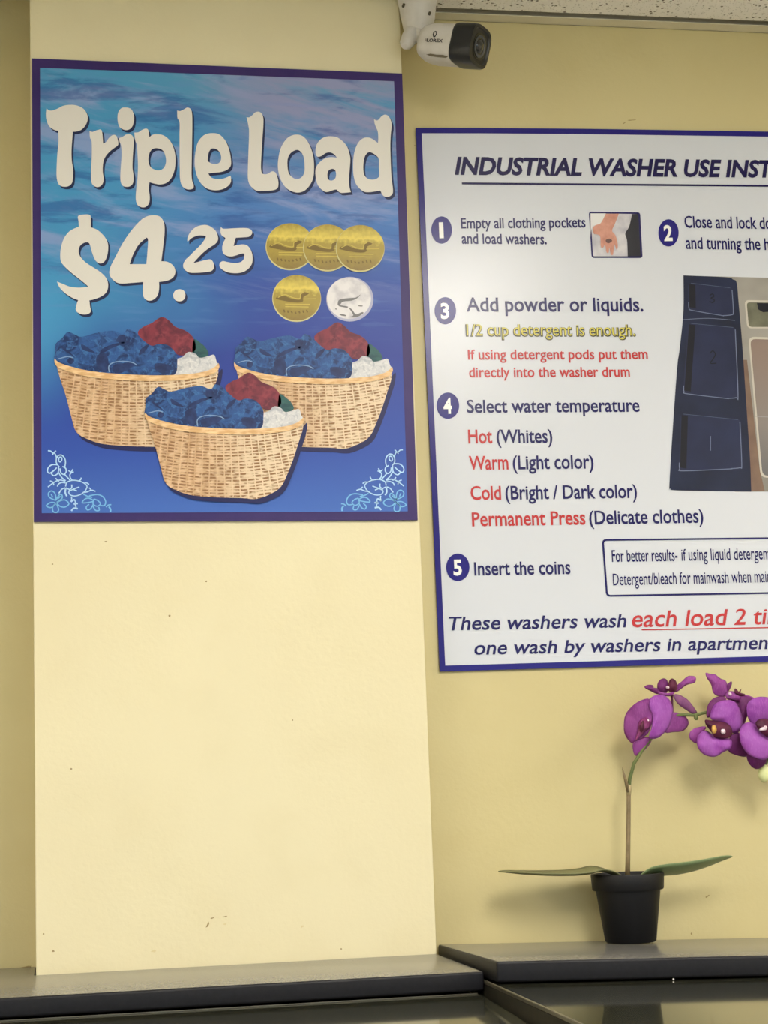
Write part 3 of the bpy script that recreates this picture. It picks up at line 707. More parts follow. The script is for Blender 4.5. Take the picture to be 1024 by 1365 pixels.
S2.ribbon('underline', [[(615.6, 244.3), (1024, 247.6)], [(1024, 247.6), (1250, 249.6)]], 3.0, M_HEAD, 4)
for n_, (cx, cy, rx, ry) in {'1': (588.7, 306.5, 13.8, 18.2), '2': (891.2, 310.3, 13.6, 18.2), '3': (593.6, 414.1, 14.3, 18.2), '4': (597.1, 540.7, 15, 17.6), '5': (610.3, 756.2, 15.6, 18.4)}.items():
    S2.shape('number_disc', [ring_pts(cx, cy, rx, ry, 36)], M_BLUEB, 4, smooth=False)
    w = 2.9 if n_ == '1' else 5.6
    S2.text(n_, (cx - w, cy + 10.2), (cx + w, cy + 10), 20.4, M_WHITEG, 6, bold=.03, tall=0)
tb = dict(bold=.017)
tx('Empty all clothing pockets', (614.7, 304.2), (780.8, 302.9), 13.4, M_NAVY, **tb)
tx('and load washers.', (615.6, 324.6), (729, 325.4), 13.4, M_NAVY, **tb)
tx('Close and lock door', (912.8, 303.2), (1029, 305.0), 15.6, M_NAVY, prefix='Close and lock do', **tb)
tx('and turning the handle', (914.5, 331.4), (1026, 333), 15.6, M_NAVY, prefix='and turning the h', **tb)
tx('Add powder or liquids.', (622, 414.9), (857.8, 414.9), 18.4, M_NAVY, bold=.016)
S2.text('1/2 cup detergent is enough.', (621, 447.8), (848, 447.8), 15.6, M_OLV, 4, bold=.042)
S2.text('1/2 cup detergent is enough.', (622.4, 447.2), (846.4, 447.2), 15.0, M_YEL, 5, bold=0.0)
tx('If using detergent pods put them', (624, 479.2), (863.8, 478.5), 13.2, M_RED, **tb)
tx('directly into the washer drum', (625.4, 502.9), (839.9, 502), 13.2, M_RED, **tb)
tx('Select water temperature', (622.6, 550), (853, 548.6), 17, M_NAVY, **tb)
for a, xa, ya, xb, b, xc, xd, yd in (('Hot', 624.5, 590.8, 656.5, '(Whites)', 662.3, 736.6, 590), ('Warm', 625.6, 626, 678, '(Light color)', 683.8, 791.6, 624.2),
                                    ('Cold', 627.6, 666.2, 668.2, '(Bright / Dark color)', 674, 849.5, 663.4), ('Permanent Press', 629.5, 701.3, 780.7, '(Delicate clothes)', 785.8, 938, 696.4)):
    ym = ya + (yd - ya) * (xb - xa) / (xd - xa)
    tx(a, (xa, ya), (xb, ym), 18.2, M_RED, **tb); tx(b, (xc, ym), (xd, yd), 18.0, M_NAVY, **tb)
tx('Insert the coins', (632.5, 767), (760.7, 764.9), 17.6, M_NAVY, **tb)
# framed note
def rrect(p00, p10, p11, p01, r):
    P_ = [Vector(p) for p in (p00, p10, p11, p01)]; out = []
    for i in range(4):
        a, b, c_ = P_[i - 1], P_[i], P_[(i + 1) % 4]
        u = (a - b).normalized() * r; v = (c_ - b).normalized() * r
        for t in (0, .25, .5, .75, 1):
            out.append(tuple(b + u * (1 - t) ** 2 + v * t ** 2))
    return out
ro_ = rrect((802.2, 718.6), (1262, 713.6), (1268, 787.5), (808, 795.6), 6)
ri_ = rrect((805, 721), (1259.4, 716.2), (1265.4, 785.2), (810.4, 793), 4)
S2.shape('note_frame', [ro_, ri_], M_NAVY, 4, smooth=False)
tx('For better results-', (816, 748.9), (903.5, 747.6), 15.6, M_NAVY, bold=.012)
tx('if using liquid detergent', (908.9, 747.5), (1023, 745.6), 15.6, M_NAVY, prefix='if using liquid detergen', bold=.006)
tx('Detergent/bleach for mainwash when main', (817.4, 780.3), (1022, 776), 15.6, M_NAVY, prefix='Detergent/bleach for mainwash when mai', bold=.006)
tx('These washers wash', (598.5, 840), (835.5, 836), 17.6, M_NAVY, bold=.014, shear=.2)
tx('each load 2 times', (843, 835.9), (1024, 831.8), 21.2, M_RED, prefix='each load 2 ti', bold=.012, shear=.2)
S2.ribbon('underline', [[(855.4, 839.6), (1024, 836.6)], [(1024, 836.6), (1075, 835.7)]], 1.6, M_RED, 4)
tx('one wash by washers in apartments', (632.5, 872.6), (1024, 865), 17.2, M_NAVY, prefix='one wash by washers in apartmen', bold=.014, shear=.2)

# small photograph of a hand turning out an empty pocket
HP = T(540, 160, 2.1157)
S2.shape('printed_photo', [rrect((518,258), (663,260), (670,389), (526,389), 8)], M_NAVY, 2, smooth=False, tr=HP)
S2.shape('photo_picture', [rrect((523,263), (658,265), (664,384), (530,384), 4)], mat('sleeve_print', (206, 204, 208), .3, spec=.3, noise=(60, .8, (168, 166, 178))), 3, smooth=False, tr=HP)
S2.shape('photo_picture', [[(523,263,0),(566,263,0),(560,290),(528,300),(524,330)]], mat('pale_print', (222, 222, 222), .3, spec=.3), 4, tr=HP)
S2.shape('photo_picture', [[(640,265,0),(658,265,0),(664,384,0),(628,384,0),(626,340),(621,320),(632,300)]], mat('black_cloth_print', (40, 40, 48), .3, spec=.3), 5, tr=HP)
S2.shape('photo_hand', [[(566,264,0),(603,264,0),(592,292),(584,312),(594,326),(600,352),(597,366),(590,350),(588,368),(586,380),(580,378),(576,360),(574,374),(568,372),(564,352),(558,360),(552,356),(550,328),(540,322),(532,320),(530,304),(538,296),(552,290)]], mat('skin_print', (206, 152, 134), .3, spec=.3, noise=(90, .7, (176, 116, 100))), 6, tr=HP)
S2.shape('photo_hand', [[(566,338),(576,334),(584,340),(576,347),(568,345)]], mat('pocket_print', (96, 66, 62), .3), 7, tr=HP, sub=3)

# photograph of the soap dispenser
DP = T(860, 340, 4.0122)
g = G('dispenser_metal_print', rough=.3, spec=.3)
M_DMET = g.out(g.mix(g.rng(g.noise(g.tc, 9, 3), .4, .65), lin((156, 152, 145)), lin((134, 130, 122))))
M_DNAVY = mat('dispenser_navy_print', (22, 28, 50), .3, spec=.3, noise=(14, .7, (32, 42, 74)))
S2.shape('printed_photo', [[(300,112),(1330,138),(1345,1262),(480,1266)]], M_DMET, 2, smooth=False, tr=DP)
S2.shape('photo_picture', [[(495,560),(545,560),(585,900),(612,1140),(640,1262),(545,1264)]], mat('brown_print', (128, 104, 88), .3, spec=.3, noise=(40, .6, (104, 84, 74))), 3, smooth=False, tr=DP)
S2.shape('photo_picture', [[(205,108,0),(430,118),(470,130),(490,148),(500,250),(520,480),(545,850),(562,1100),(568,1266,0),(360,1262),(160,1258),(134,1248),(130,1225),(150,900),(172,600),(185,500),(205,300)]], M_DNAVY, 4, tr=DP)
M_DLT = mat('pale_edge_print', (112, 122, 150), .3, spec=.3); M_DDK = mat('black_edge_print', (18, 18, 30), .3, spec=.3); M_DIN = mat('navy_recess_print', (34, 42, 74), .3, spec=.3, noise=(18, .6, (26, 31, 56)))
for (a, b, c_, d) in (((235,155), (465,180), (472,322), (235,292)), ((235,370), (482,392), (497,765), (208,738)), ((195,855), (507,885), (517,1140), (185,1150))):
    S2.shape('photo_tray', [rrect((a[0] - 6, a[1] - 5), (b[0] + 6, b[1] - 5), (c_[0] + 6, c_[1] + 7), (d[0] - 6, d[1] + 7), 24)], M_DIN, 6, smooth=False, tr=DP)
    S2.shape('photo_tray', [[a, (a[0] + 34, a[1] + 4), (d[0] + 36, d[1] - 8), (d[0] + 2, d[1] - 14)]], M_DDK, 7, smooth=False, tr=DP)
    S2.ribbon('photo_tray', [[(b[0], b[1] + 6), (c_[0], c_[1] - 22), (c_[0] - 10, c_[1] - 3), (c_[0] - 60, c_[1] + 2)], [(c_[0] - 50, c_[1] + 3), (d[0] + 20, d[1] + 4), (d[0], d[1] - 8), (d[0] - 2, d[1] - 40)]], 1.2, M_DLT, 8, tr=DP)
    S2.ribbon('photo_tray', [[(a[0] + 10, a[1] - 5), (b[0] - 10, b[1] - 5)]], .7, mat('tray_edge_print', (70, 82, 112), .3), 8, tr=DP)
for nm in ([(345,215),(362,208),(368,222),(352,230),(370,240),(362,254),(344,246)], [(348,525),(362,512),(376,530),(366,552),(350,578),(382,578)]):
    S2.ribbon('photo_numeral', [nm], 1.5, M_DDK, 9, tr=DP)
S2.ribbon('photo_numeral', [[(350,968),(350,1046)]], 1.2, M_DLT, 9, tr=DP)
S2.ribbon('photo_picture', [[(204,345),(340,338),(480,349)]], .8, M_DLT, 8, tr=DP)
M_RIMP = mat('tray_rim_print', (196, 190, 178), .3, spec=.3)
S2.shape('photo_picture', [rrect((532,240), (800,244), (800,392), (546,392), 24)], M_RIMP, 5, smooth=False, tr=DP)
S2.shape('photo_picture', [rrect((543,252), (792,256), (792,384), (555,384), 18)], mat('green_grey_print', (88, 88, 72), .3, spec=.3, noise=(40, .7, (122, 122, 104))), 6, smooth=False, tr=DP)
S2.shape('photo_picture', [[(598,256),(720,258),(720,300),(630,305),(605,290)]], M_DDK, 7, smooth=False, tr=DP)
S2.shape('photo_picture', [rrect((552,436), (860,446), (880,1195), (618,1190), 34)], M_RIMP, 5, smooth=False, tr=DP)
g = G('grey_well_print', rough=.3, spec=.3)
M_WELL = g.out(g.ramp(g.math('ADD', g.math('DIVIDE', g.math('SUBTRACT', g.z, .2), .4), g.math('MULTIPLY', g.noise(g.tc, 12, 3), .15)), [(0, (92, 90, 92)), (.35, (110, 108, 108)), (.5, (134, 126, 122)), (.85, (138, 120, 110)), (1, (112, 100, 94))]))
S2.shape('photo_picture', [rrect((562,448), (850,458), (868,1184), (628,1180), 30)], M_WELL, 6, smooth=False, tr=DP)
S2.ribbon('photo_picture', [[(590,862),(658,866),(860,872)]], .9, mat('grey_line_print', (150, 148, 148), .3), 7, tr=DP)

# ------------------------------------------------------------------ bullet security camera
M_CAMW = mat('camera_white_plastic', (212, 208, 200), .38, noise=(50, .4, (192, 186, 172)))
M_CAMB = mat('camera_black_plastic', (26, 27, 27), .32); M_GLASSB = mat('dark_lens_window', (14, 15, 17), .06, coat=.5); M_LENS = mat('lens_ring', (70, 72, 74), .3)
M_SCREW = mat('screw_dark', (88, 80, 60), .5, metal=.4)
dc = 2.52
cA = on_y(575, 59.0, dc + .03)
axd = Vector((.735, -.61, -.275)).normalized()
SC = empty('security_camera', (cA.x - .02, dc, CEIL), 'white bullet security camera with black square-rounded front, hanging beside the pillar top', 'camera')
hint = Vector((0.02, 0, 1))
hb = 0.0300
body_ = lathe('camera_body', cA, axd, [(0, -.016), (.014, -.0155), (.022, -.012), (.0265, -.005), (.0287, .004), (hb, .012), (hb + .0003, .052)], M_CAMW, SC, n=48, square=.22, hint=hint)
lathe('front_cover', cA, axd, [(hb + .0002, .0505), (hb + .0009, .052), (hb + .0012, .055), (hb + .0012, .083), (hb + .0002, .0865), (hb - .004, .0868), (hb - .0055, .0845), (0, .0845)], M_CAMB, SC, n=48, square=.42, hint=hint)
lathe('lens_window', cA + axd * .0847, axd, [(.0195, 0), (.0195, .0006), (0, .0008)], M_GLASSB, SC, n=40, square=.1, hint=hint)
lathe('lens_ring', cA + axd * .0853, axd, [(.0165, 0), (.0165, .0012), (.0135, .0016), (.0125, .0004)], M_LENS, SC, n=40)
lathe('lens', cA + axd * .0855, axd, [(.0105, 0), (.0095, .0015), (.006, .0035), (0, .0045)], M_GLASSB, SC, n=32)
# grimy vent marks under the body
u_, w_, d_ = frame_axes(axd, hint)
# bracket: cone from the ceiling, ball joint, arm into the body's back
top_c = on_y(559, 20, dc + .05); bx = top_c.x
by = dc + .06
lathe('mount_base', (bx, by, CEIL + .0005), (0, 0, -1), [(0, 0), (.031, 0), (.031, .004), (.029, .012), (.0265, .03), (.0235, .048), (.0175, .062), (.0, .066)], M_CAMW, SC, n=40)
j0 = Vector((bx - .003, by, CEIL - .045)); 
pj = on_y(551, 43, dc + .055)
lathe('mount_arm', j0, (pj - j0), [(0, 0), (.0135, 0), (.0140, .012), (.0128, .030), (.0105, .0440), (.006, .050), (0, .051)], M_CAMW, SC, n=28)
e0 = pj + Vector((.000, 0, .014)); e1 = cA - axd * .010
tube('mount_neck', [e0, (e0 + e1) / 2 + Vector((0, .002, .0)), e1], [.0095, .0095, .0105], M_CAMW, SC, n=16)
for px, py in ((538, 7), (572.5, 18)):
    pp = on_y(px, py, by - .024)
    lathe('screw', (pp.x, by - .0262, pp.z), (0, -1, 0), [(.0022, -.006), (.0022, .001), (0, .0012)], M_SCREW, SC, n=12)
pp = on_y(545.5, 46.5, by - .013); lathe('screw', (pp.x, by - .014, pp.z), (0, -1, 0), [(.0026, -.006), (.0026, .0015), (0, .0018)], M_SCREW, SC, n=12)
# maker's name and shield emblem on the side of the body
def on_body(a, h):
    """a: along the axis, h: up the side (arc) -> point just off the body facing the viewer"""
    ang = h / hb
    return a, ang
def wrap(me, name, m):
    # flat x (along axis), y (around) -> body surface; side facing the viewer
    side = -(Vector((0, 1, 0)) - axd * axd.y).normalized(); upv = axd.cross(side)
    if upv.z < 0: upv = -upv
    for v in me.vertices:
        ang = v.co.y / hb
        c_, s_ = math.cos(ang), math.sin(ang)
        # rounded-square radius
        du = (side * c_ + upv * s_); cu_ = abs(du.dot(u_)); su_ = abs(du.dot(w_)); p_ = 2 + .22 * 4
        k = (cu_ ** p_ + su_ ** p_) ** (-1 / p_)
        v.co = cA + axd * v.co.x + du * (hb + .0006) * k
    return link(name, me, m, SC)
def text_mesh(t, bold=0.0, size=1.0, sx_=1.0):
    cu = bpy.data.curves.new('t', 'FONT'); cu.body = t; cu.offset = bold; cu.resolution_u = 2; cu.align_x = 'CENTER'
    o = bpy.data.objects.new('t', cu); COL.objects.link(o)
    me = bpy.data.meshes.new_from_object(o.evaluated_get(bpy.context.evaluated_depsgraph_get()))
    bpy.data.objects.remove(o); bpy.data.curves.remove(cu)
    for v in me.vertices: v.co = Vector((v.co.x * size * sx_, v.co.y * size, 0))
    return me
M_INK = mat('black_ink', (30, 28, 28), .5); M_INK2 = mat('grey_ink', (130, 122, 112), .5)
me = text_mesh('LOREX', .035, .0068, 1.3)
for v in me.vertices: v.co.x += .0235; v.co.y += -.0125
wrap(me, 'lettering', M_INK)
me = text_mesh('II', .02, .0062, 1.1)
for v in me.vertices: v.co.x += .0085; v.co.y += -.0122
wrap(me, 'lettering', M_INK2)
sh_o = [(-.0035,.004),(0,.0052),(.0035,.004),(.0036,0),(.0022,-.0035),(0,-.0052),(-.0022,-.0035),(-.0036,0)]
me = fill([sh_o, [(x * .52, y * .55 + .0003) for x, y in sh_o]])
for v in me.vertices: v.co.x = v.co.x + .0215; v.co.y = v.co.y - .0010
wrap(me, 'emblem', M_INK)
me = fill([[(x + .004, y - .008) for x, y in [(.006,-.022),(.014,-.0205),(.024,-.0215),(.036,-.0215),(.044,-.0235),(.040,-.0260),(.026,-.0255),(.014,-.0245)]]])
wrap(me, 'grime_patch', mat('grime', (122, 112, 90), .8))

# ------------------------------------------------------------------ potted orchid
PC = on_y(838.5, 1200, 2.588); pcx, pcy = PC.x, 2.590
zb = zs(pcx, pcy) + .0018
M_POT = mat('black_pot_plastic', (14, 14, 17), .5, spec=.3)
orc = empty('potted_orchid', (pcx, pcy, zb), 'purple artificial orchid in a small black plastic pot on the right worktop', 'plant')
def W2(px, py, y): return on_y(px, py, y)
rim_t = W2(838, 1164, pcy).z; rim_b = W2(838, 1186, pcy).z
hh = rim_t - zb; hr = rim_b - zb
rb, rm, rr_ = .0375, .0475, .0530
pot = lathe('pot', (pcx, pcy, zb), (0, 0, 1), [(0, 0), (rb - .002, 0), (rb, .002), (rm, hr), (rr_ - .0015, hr + .0002), (rr_ - .0005, hr + .002), (rr_ + .001, hh - .002), (rr_, hh), (rr_ - .003, hh), (rr_ - .004, hh - .004), (rm - .004, hr), (.0, hr)], M_POT, orc, n=64)
# soil
M_SOIL = mat('moss_filler', (66, 58, 38), .95, noise=(80, .8, (96, 88, 56)), bump=(120, .004))
lathe('soil', (pcx, pcy, zb + hr + .0006), (0, 0, 1), [(0, .006), (.02, .0055), (.040, .003), (.0425, .0)], M_SOIL, orc, n=40)
M_STEM = mat('stem_green', (92, 98, 58), .5, noise=(60, .8, (128, 110, 78)))
M_STEM2 = mat('stem_brown', (134, 116, 84), .6, noise=(90, .7, (104, 88, 58)))
ys = pcy
stem_px = [(836.5, 1168, 0), (837, 1140, 0), (837.5, 1110, 0), (838, 1080, .0), (838, 1054, .0)]
tube('stem', [W2(a, b, ys + c_) for a, b, c_ in stem_px], [.0038, .0036, .0034, .0032, .0032], M_STEM2, orc, n=12)
tube('stem', [W2(a, b, ys + c_) for a, b, c_ in [(838, 1056, 0), (839.5, 1038, .0), (845, 1018, -.002), (856, 1000, -.006), (868, 984, -.008), (878, 968, -.006), (892, 956, -.002), (908, 952.8, 0), (926, 953.5, 0), (942, 949.5, -.002), (965, 944, -.006), (990, 946, -.008), (1012, 962, -.01), (1022, 990, -.01), (1024, 1016, -.01)]],
     [.0031, .0028, .0027, .0026, .0026, .0025, .0024, .0023, .0023, .0022, .0022, .002, .002, .0018, .0016], mat('branch_green', (88, 102, 54), .5, noise=(60, .6, (112, 118, 64))), orc, n=10)
tube('stem_node', [W2(837.5, 1060, ys), W2(838, 1052, ys), W2(838.3, 1046, ys)], [.0034, .0046, .0034], mat('node_wrap', (176, 160, 120), .7), orc, n=12)
tube('stem_node', [W2(837.5, 1056, ys - .001), W2(834, 1040, ys - .003), W2(831, 1029, ys - .004), W2(829.5, 1023, ys - .004)], [.003, .0026, .0014, .0004], M_STEM2, orc, n=8)
tube('stem_node', [W2(927, 953, ys), W2(928, 957, ys - .001), W2(928, 960, ys - .001)], [.0028, .0036, .002], MATS['branch_green'], orc, n=10)

def petal(name, outline, y, m, parent, tilt=(0, 0), bulge=.006, ruff=0.0, tr=None, thick=.0007):
    """outline in px at depth y; tilt = depth change per px in x and y; bulge towards the viewer at the middle"""
    pts = spline(outline, True, 4)
    if tr: pts = [tr(*p) for p in pts]
    cx = sum(p[0] for p in pts) / len(pts); cy = sum(p[1] for p in pts) / len(pts)
    n = len(pts); K = 6; vs = []; fs = []
    def dep(px, py, r, k):
        return y + tilt[0] * (px - cx) + tilt[1] * (py - cy) - bulge * (1 - r * r) + ruff * r * r * math.sin(k * 2 * math.pi * 5 / n)
    vs.append(W2(cx, cy, dep(cx, cy, 0, 0)))
    for i in range(1, K + 1):
        r = i / K
        for k, p in enumerate(pts):
            px, py = cx + (p[0] - cx) * r, cy + (p[1] - cy) * r
            vs.append(W2(px, py, dep(px, py, r, k)))
    for k in range(n): fs.append((0, 1 + k, 1 + (k + 1) % n))
    for i in range(K - 1):
        for k in range(n):
            a = 1 + i * n + k; b = 1 + i * n + (k + 1) % n
            fs.append((a, a + n, b + n, b))
    me = mesh(name, vs, fs); bm = bmesh.new(); bm.from_mesh(me)
    bmesh.ops.recalc_face_normals(bm, faces=bm.faces); bmesh.ops.solidify(bm, geom=list(bm.faces), thickness=thick); bmesh.ops.recalc_face_normals(bm, faces=bm.faces)
    bm.to_mesh(me); bm.free()
    return link(name, me, m, parent, smooth=True)
def petal_mat(name, a, b, vein):
    g = G(name, rough=.55, spec=.3)
    n = g.noise(g.tc, 45, 4); v = g.noise(g.vec(g.math('MULTIPLY', g.x, 5), g.y, g.z), 170, 3)
    c = g.mix(g.rng(n, .38, .62), lin(a), lin(b)); c = g.mix(g.math('MULTIPLY', g.rng(v, .5, .68), .4), c, lin(vein))
    g.put(g.b.inputs['Subsurface Weight'], .12); g.b.inputs['Subsurface Radius'].default_value = (.004, .001, .004)
    g.bump(g.noise(g.tc, 500, 3), .0003, .5)
    return g.out(c)
M_P1 = petal_mat('petal_bright', (144, 66, 160), (158, 84, 174), (178, 108, 188))
M_P2 = petal_mat('petal_magenta', (132, 56, 132), (146, 70, 146), (164, 92, 160))
M_P3 = petal_mat('petal_dark', (112, 40, 108), (96, 34, 90), (128, 56, 120))
M_LIP = petal_mat('lip_dark', (70, 20, 48), (96, 34, 62), (58, 18, 40))
M_LIPY = mat('lip_yellow', (212, 168, 84), .5); M_LIPW = mat('lip_white', (236, 214, 226), .5)
FR = T(800, 880, 4.5714)
def flower(px, py, dy, name='flower', label=None):
    o = W2(px, py, ys + dy)
    # the root of a flower is its column: a small tube at its heart
    bm = bmesh.new(); u = Vector((0, -1, -.15))
    lathe_bm(bm, o, u, [(0, -.008), (.0016, -.007), (.0020, 0), (.0024, .004), (.0018, .0062), (0, .0068)], 12)
    bmesh.ops.recalc_face_normals(bm, faces=bm.faces)
    f = link('flower', bm_mesh('flower', bm), M_LIPW, orc, smooth=True, origin=o)
    if label: f['label'] = label
    return f
# flower A: leftmost, turned to the left
yA = ys - .014
fa = flower(862, 960, -.017, label='leftmost purple flower, turned to the left')
petal('petal', [(305,240),(240,250),(185,292),(150,350),(148,440),(178,492),(205,505),(265,470),(300,430),(325,330)], yA + .004, M_P2, fa, (-.0006, .0001), .004, .0012, FR)
petal('petal', [(345,212),(305,235),(300,290),(320,345),(312,420),(298,474),(350,474),(400,430),(432,370),(442,300),(420,240),(385,215)], yA - .007, M_P1, fa, (.0004, 0), .006, .001, FR)
petal('sepal', [(395,440),(440,438),(505,430),(538,385),(515,340),(450,318),(415,340),(400,390)], yA + .014, M_P2, fa, (.0005, .0001), .004, 0, FR)
petal('sepal', [(205,500),(200,545),(215,582),(250,565),(295,520),(312,480),(270,470)], yA + .008, M_P2, fa, (0, .0003), .003, 0, FR)
petal('sepal', [(300,250),(310,230),(360,214),(390,220),(360,260),(330,300)], yA + .010, M_P3, fa, (0, 0), .003, 0, FR)
petal('lip', [(240,375),(275,350),(305,365),(300,410),(270,435),(235,470),(215,490),(232,430)], yA - .006, petal_mat('lip_pink', (150, 70, 130), (118, 40, 92), (176, 100, 160)), fa, (0, 0), .008, .001, FR)
petal('lip', [(250,385),(262,370),(268,400),(262,428),(248,440),(243,410)], yA - .0155, M_LIP, fa, (0, 0), .003, 0, FR)
# flower B: above, seen from its side
fb = flower(889, 916, .004, label='upper left purple flower seen from the side')
yB = ys + .008
petal('petal', [(355,195),(350,150),(370,118),(400,116),(415,150),(410,190),(380,205)], yB, M_P3, fb, (0, 0), .006, 0, FR)
petal('petal', [(415,185),(418,140),(435,114),(460,128),(468,170),(450,195)], yB - .006, M_LIP, fb, (0, 0), .006, 0, FR)
petal('sepal', [(270,165),(290,152),(320,155),(325,170),(350,175),(380,205),(345,205),(310,188)], yB - .004, M_P3, fb, (.0003, 0), .003, 0, FR)
petal('sepal', [(460,195),(465,160),(500,130),(535,100),(565,98),(583,108),(575,135),(530,148),(490,175)], yB + .005, M_P2, fb, (-.0004, 0), .004, .001, FR)
petal('sepal', [(445,215),(475,210),(530,240),(575,295),(590,325),(565,328),(520,300),(470,262)], yB + .002, petal_mat('sepal_dull', (118, 66, 112), (134, 80, 124), (150, 96, 136)), fb, (.0003, 0), .003, 0, FR)
petal('lip', [(350,192),(400,205),(450,195),(440,212),(420,218),(370,214)], yB - .009, M_P2, fb, (0, 0), .003, 0, FR)
tube('flower_stalk', [W2(895.5, 925, ys + .004), W2(896, 940, ys + .003), W2(896.5, 953, ys)], [.0022, .0019, .0018], M_LIP, fb, n=8)
# flower C: centre, facing the viewer
yC = ys - .018
fc = flower(953.5, 972.5, -.030, label='middle purple flower facing forward with dark lip')
petal('petal', [(672,330),(700,268),(760,245),(815,252),(850,300),(868,370),(860,420),(820,446),(770,420),(730,380),(680,362)], yC - .004, M_P1, fc, (.0001, .0002), .008, .0012, FR)
petal('petal', [(650,345),(655,280),(690,235),(740,222),(770,235),(745,260),(690,290),(672,340)], yC + .010, M_P3, fc, (0, 0), .004, 0, FR)
petal('petal', [(640,430),(690,455),(750,465),(800,490),(795,535),(750,560),(700,588),(640,578),(600,540),(590,490),(605,450)], yC - .006, M_P1, fc, (-.0001, -.0002), .008, .0012, FR)
petal('sepal', [(645,408),(590,412),(550,435),(545,475),(575,504),(600,500),(610,460)], yC + .008, M_P2, fc, (.0004, 0), .004, 0, FR)
petal('sepal', [(790,470),(840,440),(880,500),(905,570),(880,588),(820,575),(780,548)], yC + .010, M_P3, fc, (0, .0003), .004, 0, FR)
petal('lip', [(640,365),(680,370),(720,375),(770,385),(802,420),(798,462),(750,478),(700,470),(690,452),(665,420),(645,390)], yC - .014, M_LIP, fc, (0, 0), .006, .001, FR)
petal('lip', [(682,405),(700,400),(708,425),(700,445),(686,440)], yC - .0215, M_LIPY, fc, (0, 0), .003, 0, FR)
petal('lip', [(740,425),(758,424),(762,442),(748,450),(738,440)], yC - .0215, M_LIPW, fc, (0, 0), .003, 0, FR)
# flower D: right, partly outside the frame
yD = ys - .030
fd = flower(1019, 969, -.046, label='rightmost purple flower, cut by the edge of the picture')
petal('petal', [(893,300),(905,255),(950,228),(1010,226),(1070,245),(1080,300),(1050,360),(990,385),(940,400),(905,360)], yD, M_P1, fd, (.0001, .0003), .007, .001, FR)
petal('petal', [(850,440),(870,395),(910,380),(950,400),(980,440),(1040,480),(1050,560),(1010,605),(960,600),(900,570),(860,510)], yD - .004, M_P1, fd, (0, -.0002), .008, .0014, FR)
petal('petal', [(1040,400),(1120,380),(1180,420),(1190,500),(1130,560),(1060,540),(1030,470)], yD - .002, M_P2, fd, (0, 0), .007, .001, FR)
petal('sepal', [(895,575),(905,625),(945,662),(985,650),(1015,615),(1005,590),(950,590)], yD + .010, M_P3, fd, (0, .0003), .004, 0, FR)
petal('sepal', [(855,230),(900,222),(925,235),(900,270),(900,330),(870,380),(850,330)], yD + .020, M_P3, fd, (0, 0), .004, 0, FR)
petal('lip', [(948,385),(975,360),(1020,362),(1080,390),(1085,450),(1030,470),(1000,455),(970,425)], yD - .013, M_LIP, fd, (0, 0), .006, .001, FR)
petal('lip', [(970,425),(990,410),(1015,414),(1010,424),(988,428)], yD - .0195, M_LIPW, fd, (0, 0), .002, 0, FR)
# flower E: top right, behind
fe = flower(972, 925, .006, label='upper right purple flower behind the others')
yE = ys + .010
petal('petal', [(643,78),(672,85),(700,88),(735,115),(762,125),(778,160),(780,195),(755,222),(720,220),(690,200),(678,150),(650,105)], yE - .002, M_P2, fe, (.0002, 0), .005, .001, FR)
petal('sepal', [(770,160),(795,132),(802,138),(795,165),(778,190)], yE, M_P3, fe, (0, 0), .002, 0, FR)
petal('sepal', [(765,205),(800,190),(860,205),(920,222),(940,238),(880,245),(810,240),(770,230)], yE - .004, M_P2, fe, (0, 0), .003, 0, FR)
petal('sepal', [(822,200),(820,175),(830,178),(845,200),(880,208),(878,218),(850,216)], yE - .008, M_LIP, fe, (0, 0), .002, 0, FR)
petal('petal', [(770,225),(860,235),(900,260),(895,340),(870,400),(850,350),(830,290)], yE + .004, M_P3, fe, (0, 0), .004, 0, FR)
tube('flower_stalk', [W2(972, 930, ys + .012), W2(974, 938, ys + .004), W2(976, 944, ys - .006)], [.002, .0018, .0016], M_STEM, fe, n=8)
# bud
M_BUD = mat('bud_pale_green', (212, 220, 150), .45, noise=(60, .7, (232, 234, 186)))
bc = W2(1019, 1031, ys - .01)
lathe('bud', bc + Vector((.001, 0, .012)), (-.12, 0, -1), [(0, -.002), (.004, 0), (.0075, .005), (.0092, .012), (.0085, .018), (.005, .0235), (0, .026)], M_BUD, orc, n=20)
tube('bud_stalk', [W2(1024, 1014, ys - .01), W2(1022, 1017, ys - .01), bc + Vector((.001, 0, .012))], [.0016, .0018, .002], MATS['branch_green'], orc, n=8)

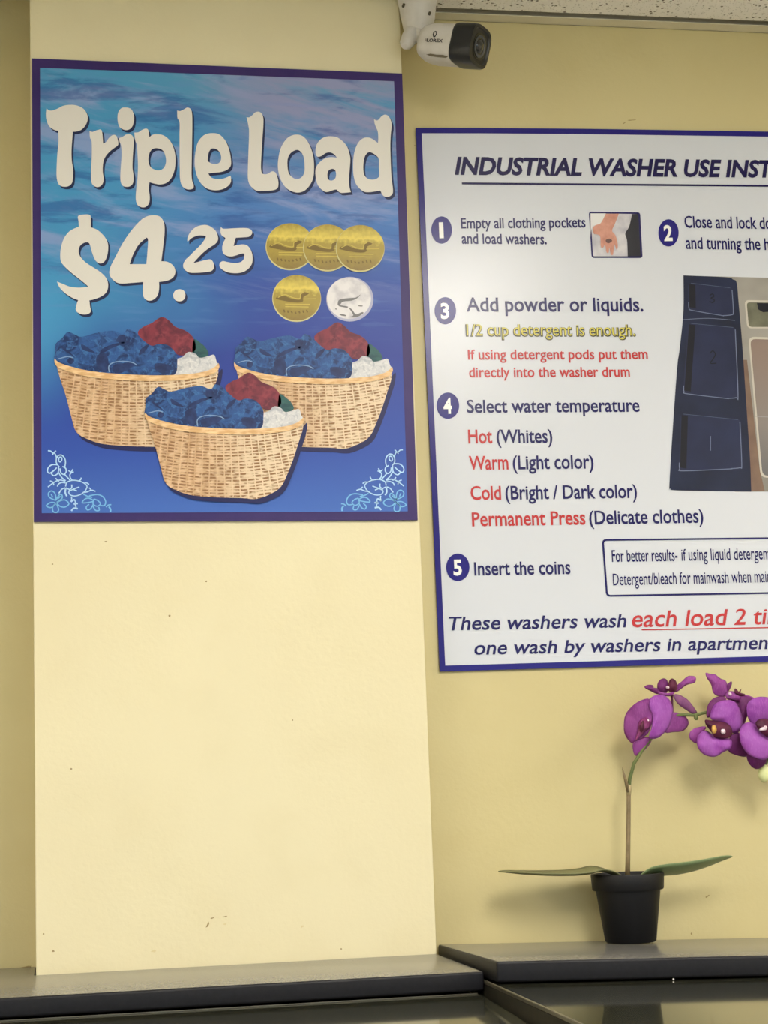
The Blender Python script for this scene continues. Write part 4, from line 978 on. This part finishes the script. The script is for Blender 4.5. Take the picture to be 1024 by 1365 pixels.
# leaves: long strap leaves, blade across, slightly arched
def leaf(name, path, wid, m, roll, th=.0011):
    """path: world centre line; wid: half width; roll: tilt of the blade around the centre line"""
    vs = []; fs = []; n = len(path); K = 6
    for i, p in enumerate(path):
        d = path[min(i + 1, n - 1)] - path[max(0, i - 1)]; d.normalize()
        side = d.cross(Vector((0, 0, 1))).normalized(); upv = side.cross(d).normalized()
        if side.y > 0: side = -side
        r = roll[i] if isinstance(roll, (list, tuple)) else roll
        for k in range(K + 1):
            t = -1 + 2 * k / K
            q = side * math.cos(r) + upv * math.sin(r); nn = -side * math.sin(r) + upv * math.cos(r)
            vs.append(p + q * wid[i] * t + nn * (wid[i] * .16 * t * t))
    for i in range(n - 1):
        for k in range(K):
            a = i * (K + 1) + k; fs.append((a, a + 1, a + K + 2, a + K + 1))
    me = mesh(name, vs, fs); bm = bmesh.new(); bm.from_mesh(me); bmesh.ops.recalc_face_normals(bm, faces=bm.faces)
    bmesh.ops.solidify(bm, geom=list(bm.faces), thickness=th); bmesh.ops.recalc_face_normals(bm, faces=bm.faces); bm.to_mesh(me); bm.free()
    o = link(name, me, m, orc, smooth=True); return o
def dense(pts, sub=4):
    out = []
    n = len(pts)
    for i in range(n - 1):
        p0, p1, p2, p3 = pts[max(0, i - 1)], pts[i], pts[i + 1], pts[min(n - 1, i + 2)]
        for s in range(sub):
            t = s / sub; out.append(.5 * (2 * p1 + (p2 - p0) * t + (2 * p0 - 5 * p1 + 4 * p2 - p3) * t * t + (3 * p1 - p0 - 3 * p2 + p3) * t ** 3))
    out.append(pts[-1]); return out
M_LEAFL = mat('leaf_olive', (116, 118, 78), .5, noise=(30, .7, (96, 96, 62)))
M_LEAFR = mat('leaf_green', (116, 134, 92), .42, noise=(30, .7, (132, 150, 106)))
yl = ys - .004
pl = dense([W2(826, 1172, yl), W2(812, 1164, yl), W2(796, 1161.2, yl), W2(782, 1164.5, yl), W2(760, 1166.5, yl), W2(730, 1166.5, yl), W2(700, 1165, yl), W2(680, 1163, yl), W2(664.5, 1161.5, yl)])
wl_ = [max(.0012, .034 * math.sin(math.pi * min(1, (.16 + .84 * i / (len(pl) - 1))) ** .9) ** .7) for i in range(len(pl))]
leaf('leaf', pl, wl_, M_LEAFL, [-.04 + .0 * i for i in range(len(pl))])
yr = ys - .002
pr = dense([W2(852, 1171, yr), W2(866, 1164, yr), W2(884, 1162.5, yr), W2(904, 1161, yr), W2(925, 1157.5, yr), W2(945, 1152, yr), W2(962, 1146, yr), W2(976, 1141.5, yr)])
wr_ = [max(.001, .024 * math.sin(math.pi * min(1, (.05 + .95 * i / (len(pr) - 1))) ** .9) ** .75) for i in range(len(pr))]
leaf('leaf', pr, wr_, M_LEAFR, [.42] * len(pr))
